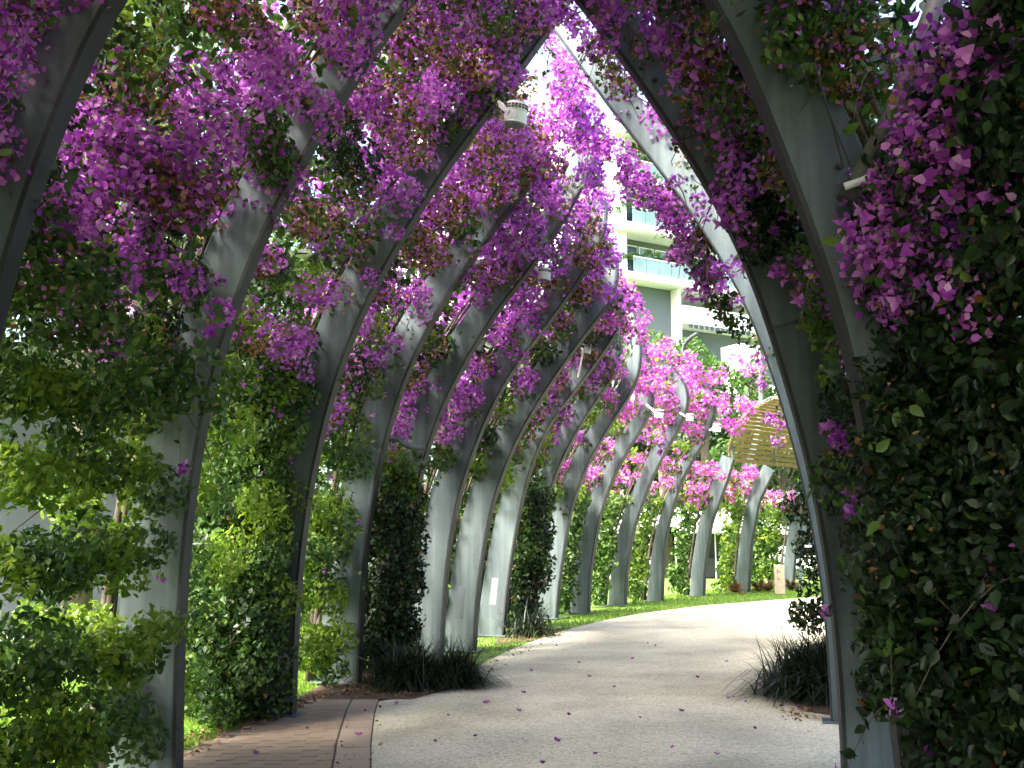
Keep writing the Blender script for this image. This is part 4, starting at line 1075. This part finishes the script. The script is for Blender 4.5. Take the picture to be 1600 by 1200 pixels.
# ---------------------------------------------------------------- apartment building
def building():
    yaw = R(30); O = Vector(atY(975, 850, 66)); O.z = 0
    root = empty('apartment_building', O, 'white apartment building with glass balconies and planters beyond the arch', 'building')
    Mx = Matrix.Rotation(yaw, 3, 'Z')
    def L(x, y, z): return O + Mx @ Vector((x, y, z))
    def bx(name, x0, x1, y0, y1, z0, z1, m, bev=.0):
        bm = bmesh.new(); box(bm, L((x0 + x1) / 2, (y0 + y1) / 2, (z0 + z1) / 2), (x1 - x0, y1 - y0, z1 - z0), Mx, bev); return bm_obj(name, bm, m, root)
    zs = [20.0, 23.55, 27.1, 30.65]
    bx('core', 5.9, 24, 6.0, 22, 0, 36, M_BGREY)
    bx('side_wing', -9, 2.2, 7.5, 20, 12, 36, M_BWHITE)
    for i, z in enumerate(zs):
        bx('floor_slab', -1.2, 24, -.2, 7, z - .48, z, M_BWHITE, .02)
        if i < 3:
            bx('back_wall', .8, 24, 1.9, 2.2, z + .01, z + 3.06, M_BGREY)
            for k in range(8):
                x0 = 1.6 + k * 1.5
                f = bx('window', x0, x0 + 1.35, 1.78, 1.86, z + .1, z + 2.6, M_BWHITE); 
                bm = bmesh.new(); box(bm, L(x0 + .675, 1.76, z + 1.35), (1.2, .03, 2.3), Mx); bm_obj('pane', bm, M_BDARK if k % 3 == 0 else M_BGLASS, f)
            bx('column', .3, 1.15, .6, 1.5, z + .002, z + 3.06, M_BWHITE)
            bx('column', 9.3, 10.0, .6, 1.5, z + .002, z + 3.06, M_BWHITE)
            for k in range(10):
                bx('balustrade_pane', 1.3 + k * 1.12, 1.3 + k * 1.12 + 1.06, .05, .09, z + .08, z + 1.15, M_BGLASS)
            bx('rail', 1.3, 12.5, .03, .11, z + 1.16, z + 1.22, M_BWHITE)
            bx('planter', -1.0, .2, .1, .7, z + .002, z + .55, M_BWHITE)
            Ps = []; ds = []
            for k in range(12):
                P, d = shell(np.array(L(-.8 + k * .55, .5 + .2 * (k % 2), z + (.9 if k < 3 else 1.45 + RNG.normal(0, .15)))), .32, 90, .8); Ps.append(P); ds.append(d)
            leaves('planter_shrubs', np.vstack(Ps), np.vstack(ds), np.full(12 * 90, .2), .5, M_TREE, root)
    # lower recessed storeys and the pale fascia
    bx('recess_wall', 2.0, 5.4, 1.2, 5.9, 10, 19.5, M_BGREY)
    bx('fin_wall', 5.41, 5.7, .4, 5.8, 15.0, 19.5, M_BWHITE)
    bx('fascia', 5.71, 16, .2, 4, 17.0, 18.3, M_BWHITE, .02)
    bx('lower_wall', 5.72, 16, 2.0, 5.8, 9, 16.98, M_BGREY)
    for k in range(12):
        bx('vent', 6.2 + k * .5, 6.5 + k * .5, .16, .22, 16.7, 16.95, M_BDARK)
    # pale block with louvres
    f = bx('stair_block', 8.4, 10.2, -2.6, -.6, 8, 15.3, M_BWHITE)
    bx('low_block', 9.4, 13.4, -2.4, .3, 8, 12.6, M_BWHITE)
    lv = bx('louvre_window', 10.5, 12.0, -.9, -.6, 12.7, 15.1, M_BWHITE)
    for k in range(9):
        bm = bmesh.new(); box(bm, L(11.25, -.95, 12.85 + k * .25), (1.4, .08, .12), Mx @ Matrix.Rotation(.6, 3, 'X')); bm_obj('louvre', bm, M_BGREY, lv)
building()

# white tents beyond the verge posts
def tent(px, Y, label, wd=3.0):
    X = atY(px, 850, Y)[0]; root = empty('market_tent', (X, Y, 0), label, 'tent', 'white tents behind the posts'); h = 2.25
    bm = bmesh.new(); v = [bm.verts.new((X + a * wd / 2, Y + b * wd / 2, h)) for a, b in ((-1, -1), (1, -1), (1, 1), (-1, 1))]; ap = bm.verts.new((X, Y, h + 1.15)); lo = [bm.verts.new((q.co.x, q.co.y, h - .28)) for q in v]
    for i in range(4): bm.faces.new((v[i], v[(i + 1) % 4], ap)); bm.faces.new((lo[i], lo[(i + 1) % 4], v[(i + 1) % 4], v[i]))
    bm_obj('canopy', bm, M_TENT, root)
    for a, b in ((-1, -1), (1, -1), (1, 1), (-1, 1)):
        bm = bmesh.new(); tube(bm, [(X + a * (wd / 2 - .05), Y + b * (wd / 2 - .05), 0), (X + a * (wd / 2 - .05), Y + b * (wd / 2 - .05), h - .05)], .03, 6); bm_obj('leg', bm, M_WHITE, root)
    bm = bmesh.new(); box(bm, (X, Y + .8, .45), (wd * .8, .7, .9), None, .03); bm_obj('counter', bm, M_DARK, root)
    bm = bmesh.new(); box(bm, (X, Y + wd / 2 - .04, h / 2), (wd * .96, .03, h - .3)); bm_obj('back_sheet', bm, M_DARK, root)
tent(998, 46, 'white tent roof furthest left between verge posts'); tent(1058, 46, 'white tent between the third and fourth verge posts'); tent(1117, 45, 'white peaked tent right of the fourth verge post'); tent(1175, 50, 'white tent hidden behind the flat tipped short post')
# lamp with a long white crossbar behind the vault posts
def bar_lamp():
    Pc = atY(1207, 783, 34); root = empty('crossbar_lamp', (Pc[0] + .35, Pc[1], 0), 'long white horizontal light bar below the timber vault', 'lamp')
    bm = bmesh.new(); box(bm, Vector(Pc), (1.95, .10, .085), None, .01); bm_obj('bar', bm, M_WHITE, root)
    bm = bmesh.new(); box(bm, Vector(Pc) + Vector((.30, 0, .13)), (.14, .10, .17), None, .01); bm_obj('bracket', bm, M_WHITE, root)
    bm = bmesh.new(); tube(bm, [(Pc[0] + .85, Pc[1], 0), (Pc[0] + .85, Pc[1], Pc[2] - .04)], .045, 10); bm_obj('pole', bm, M_STEEL, root)
bar_lamp()
# parked car glimpsed behind the last post
def car():
    P = atY(1262, 880, 48); X, Y = P[0], P[1]; root = empty('parked_car', (X, Y, 0), 'white car glimpsed low behind the post by the marker pillar', 'car')
    bm = bmesh.new(); prof = [(-2.1, .35), (-2.1, .75), (-1.6, .9), (-1.0, 1.42), (.6, 1.45), (1.3, .95), (2.1, .8), (2.15, .35)]
    a = [bm.verts.new((X + q[0], Y - .85, q[1])) for q in prof]; b = [bm.verts.new((X + q[0], Y + .85, q[1])) for q in prof]
    bm.faces.new(a); bm.faces.new(b[::-1])
    for i in range(8): bm.faces.new((a[i], a[(i + 1) % 8], b[(i + 1) % 8], b[i]))
    bmesh.ops.bevel(bm, geom=list(bm.edges), offset=.06, segments=2, affect='EDGES'); bm_obj('body', bm, M_WHITE, root)
    bm = bmesh.new(); w4 = [bm.verts.new((X + q[0], Y - .856, q[1])) for q in ((-1.15, .95), (-.88, 1.34), (.52, 1.36), (1.05, .97))]; bm.faces.new(w4); bmesh.ops.solidify(bm, geom=list(bm.faces), thickness=.01); bm_obj('window', bm, M_BDARK, root)
    for sx in (-1.3, 1.3):
        for sy in (-.82, .82):
            bm = bmesh.new(); tube(bm, [(X + sx, Y + sy - .1, .33), (X + sx, Y + sy + .1, .33)], .33, 18); bm_obj('wheel', bm, M_DARK, root)
car()

# ---------------------------------------------------------------- grass, litter, fallen petals
def in_poly(x, y, P):
    P = np.asarray(P); c = np.zeros(len(x), bool); j = len(P) - 1
    for i in range(len(P)):
        k = ((P[i, 1] > y) != (P[j, 1] > y)) & (x < (P[j, 0] - P[i, 0]) * (y - P[i, 1]) / (P[j, 1] - P[i, 1] + 1e-12) + P[i, 0]); c ^= k; j = i
    return c
def blades(polys, m=M_GRASS):
    Vs = []; Fs = []; off = 0
    for P, n, h in polys:
        P = np.asarray(P); lo, hi = P.min(0), P.max(0); q = RNG.uniform(lo, hi, (n, 2)); q = q[in_poly(q[:, 0], q[:, 1], P)]; k = len(q)
        az = RNG.uniform(0, 6.28, k); d = np.c_[np.cos(az), np.sin(az), np.zeros(k)]; b = np.c_[q, np.full(k, -.02)]; hh = h * RNG.uniform(.5, 1.2, k); wd = (.0035 + .0004 * q[:, 1])[:, None]
        V = np.empty((k, 3, 3)); V[:, 0] = b - d * wd; V[:, 1] = b + d * wd; V[:, 2] = b + np.c_[RNG.normal(0, 1, (k, 2)) * hh[:, None] * .4, hh]
        Vs.append(V.reshape(-1, 3)); Fs.append(np.arange(k * 3).reshape(-1, 3) + off); off += k * 3
    o = np_mesh('grass', np.vstack(Vs), np.vstack(Fs), 3, m); return tag(o, kind='stuff')
fe = [tuple(q) for q in far_edge]
verge = fe[1:] + [(12, 40), (6, 33), (3.5, 28), (1.5, 22), (-.6, 16), (-.7, 13.5)]
blades([(verge, 60000, .07), ([(-5.5, 4.5), (-2.55, 5.5), (-2.5, 7.4), (-2.05, 10.2), (-2.3, 14), (-6, 14)], 60000, .06), ([(-12, 9), (-5, 9), (-5, 15.9), (-12, 15.9)], 40000, .07)])
def litter(polys):
    C = []
    for P, n in polys:
        P = np.asarray(P); lo, hi = P.min(0), P.max(0); q = RNG.uniform(lo, hi, (n, 2)); q = q[in_poly(q[:, 0], q[:, 1], P)]; C.append(np.c_[q, RNG.uniform(.008, .03, len(q))])
    C = np.vstack(C); N = np.tile([0, 0, 1.0], (len(C), 1)); o = leaves('leaf_litter', C, N, RNG.uniform(.025, .06, len(C)), .6, M_LITTER, None, droop=0, fold=.3, jit=.35); return o
litter([([(-2.7, 6.4), (-2.3, 7.2), (-2.0, 9.0), (-1.8, 10.1), (-2.1, 10.4), (-2.6, 8)], 900), ([(-2.1, 10.15), (-1.0, 10.2), (-.5, 10.8), (-.4, 12), (-1.6, 12.5)], 1400), ([(-.2, 15.4), (.8, 16.6), (1.0, 18.2), (.2, 18)], 500), ([(2.3, 8.8), (2.9, 9.0), (3.2, 10.6), (2.5, 10)], 300), ([(-.75, 11.6), (-.3, 11.9), (.1, 14), (.95, 16.6), (.8, 17.0), (-.2, 14.6)], 350), ([(-1.35, 6), (-.85, 6.6), (-1.2, 10), (-1.5, 10)], 60)])
PET = bpy.data.meshes.new('fallen_petal'); bmz = bmesh.new()
rows = []
for i in range(4):
    t = i / 3; wd = .021 * math.sin(math.pi * min(1, t * .9 + .07)); rows.append([bmz.verts.new((s * wd, t * .05 - .025, .004 + .012 * abs(s) + .010 * (t - .5) ** 2 * 4)) for s in (-1, 0, 1)])
for a, b in zip(rows, rows[1:]): bmz.faces.new((a[0], a[1], b[1], b[0])); bmz.faces.new((a[1], a[2], b[2], b[1]))
bmz.to_mesh(PET); bmz.free(); M_PETAL = leafmat('fallen_bract', [(0, (.10, .015, .09)), (.5, (.26, .04, .24)), (1, (.45, .16, .40))], .2, .7); PET.materials.append(M_PETAL)
pts = [(620,1101),(818,1084),(811,1113),(1065,1113),(742,1152),(889,1119),(988,1031),(1024,1010),(921,1059),(904,1037),(1000,1123),(1138,1092),(1146,1090),(930,1180),(1165,1098),(848,1195),(700,1120),(830,1050),(1090,1060),(960,1075),(1180,1140),(1050,1170),(870,1160),(760,1100),(680,1160),(1012,1006),(1135,1035),(870,1010),(790,1040),(1246,1105),(560,1150),(480,1140),(400,1180),(470,1105),(1120,1180),(350,1150)]
for q in pts:
    P = ground(*q); o = bpy.data.objects.new('fallen_petal', PET); COL.objects.link(o); s = RNG.uniform(.7, 1.25); o.scale = (s, s, s)
    o.location = (P[0], P[1], .003); o.rotation_euler = (RNG.normal(0, .15), RNG.normal(0, .15), RNG.uniform(0, 6.28))
    tag(o, 'small purple petal fallen on the path or paving', 'petal', 'fallen petals on the path')
print('TOTAL polys', sum(len(m.polygons) for m in bpy.data.meshes), 'objects', len(S.objects))
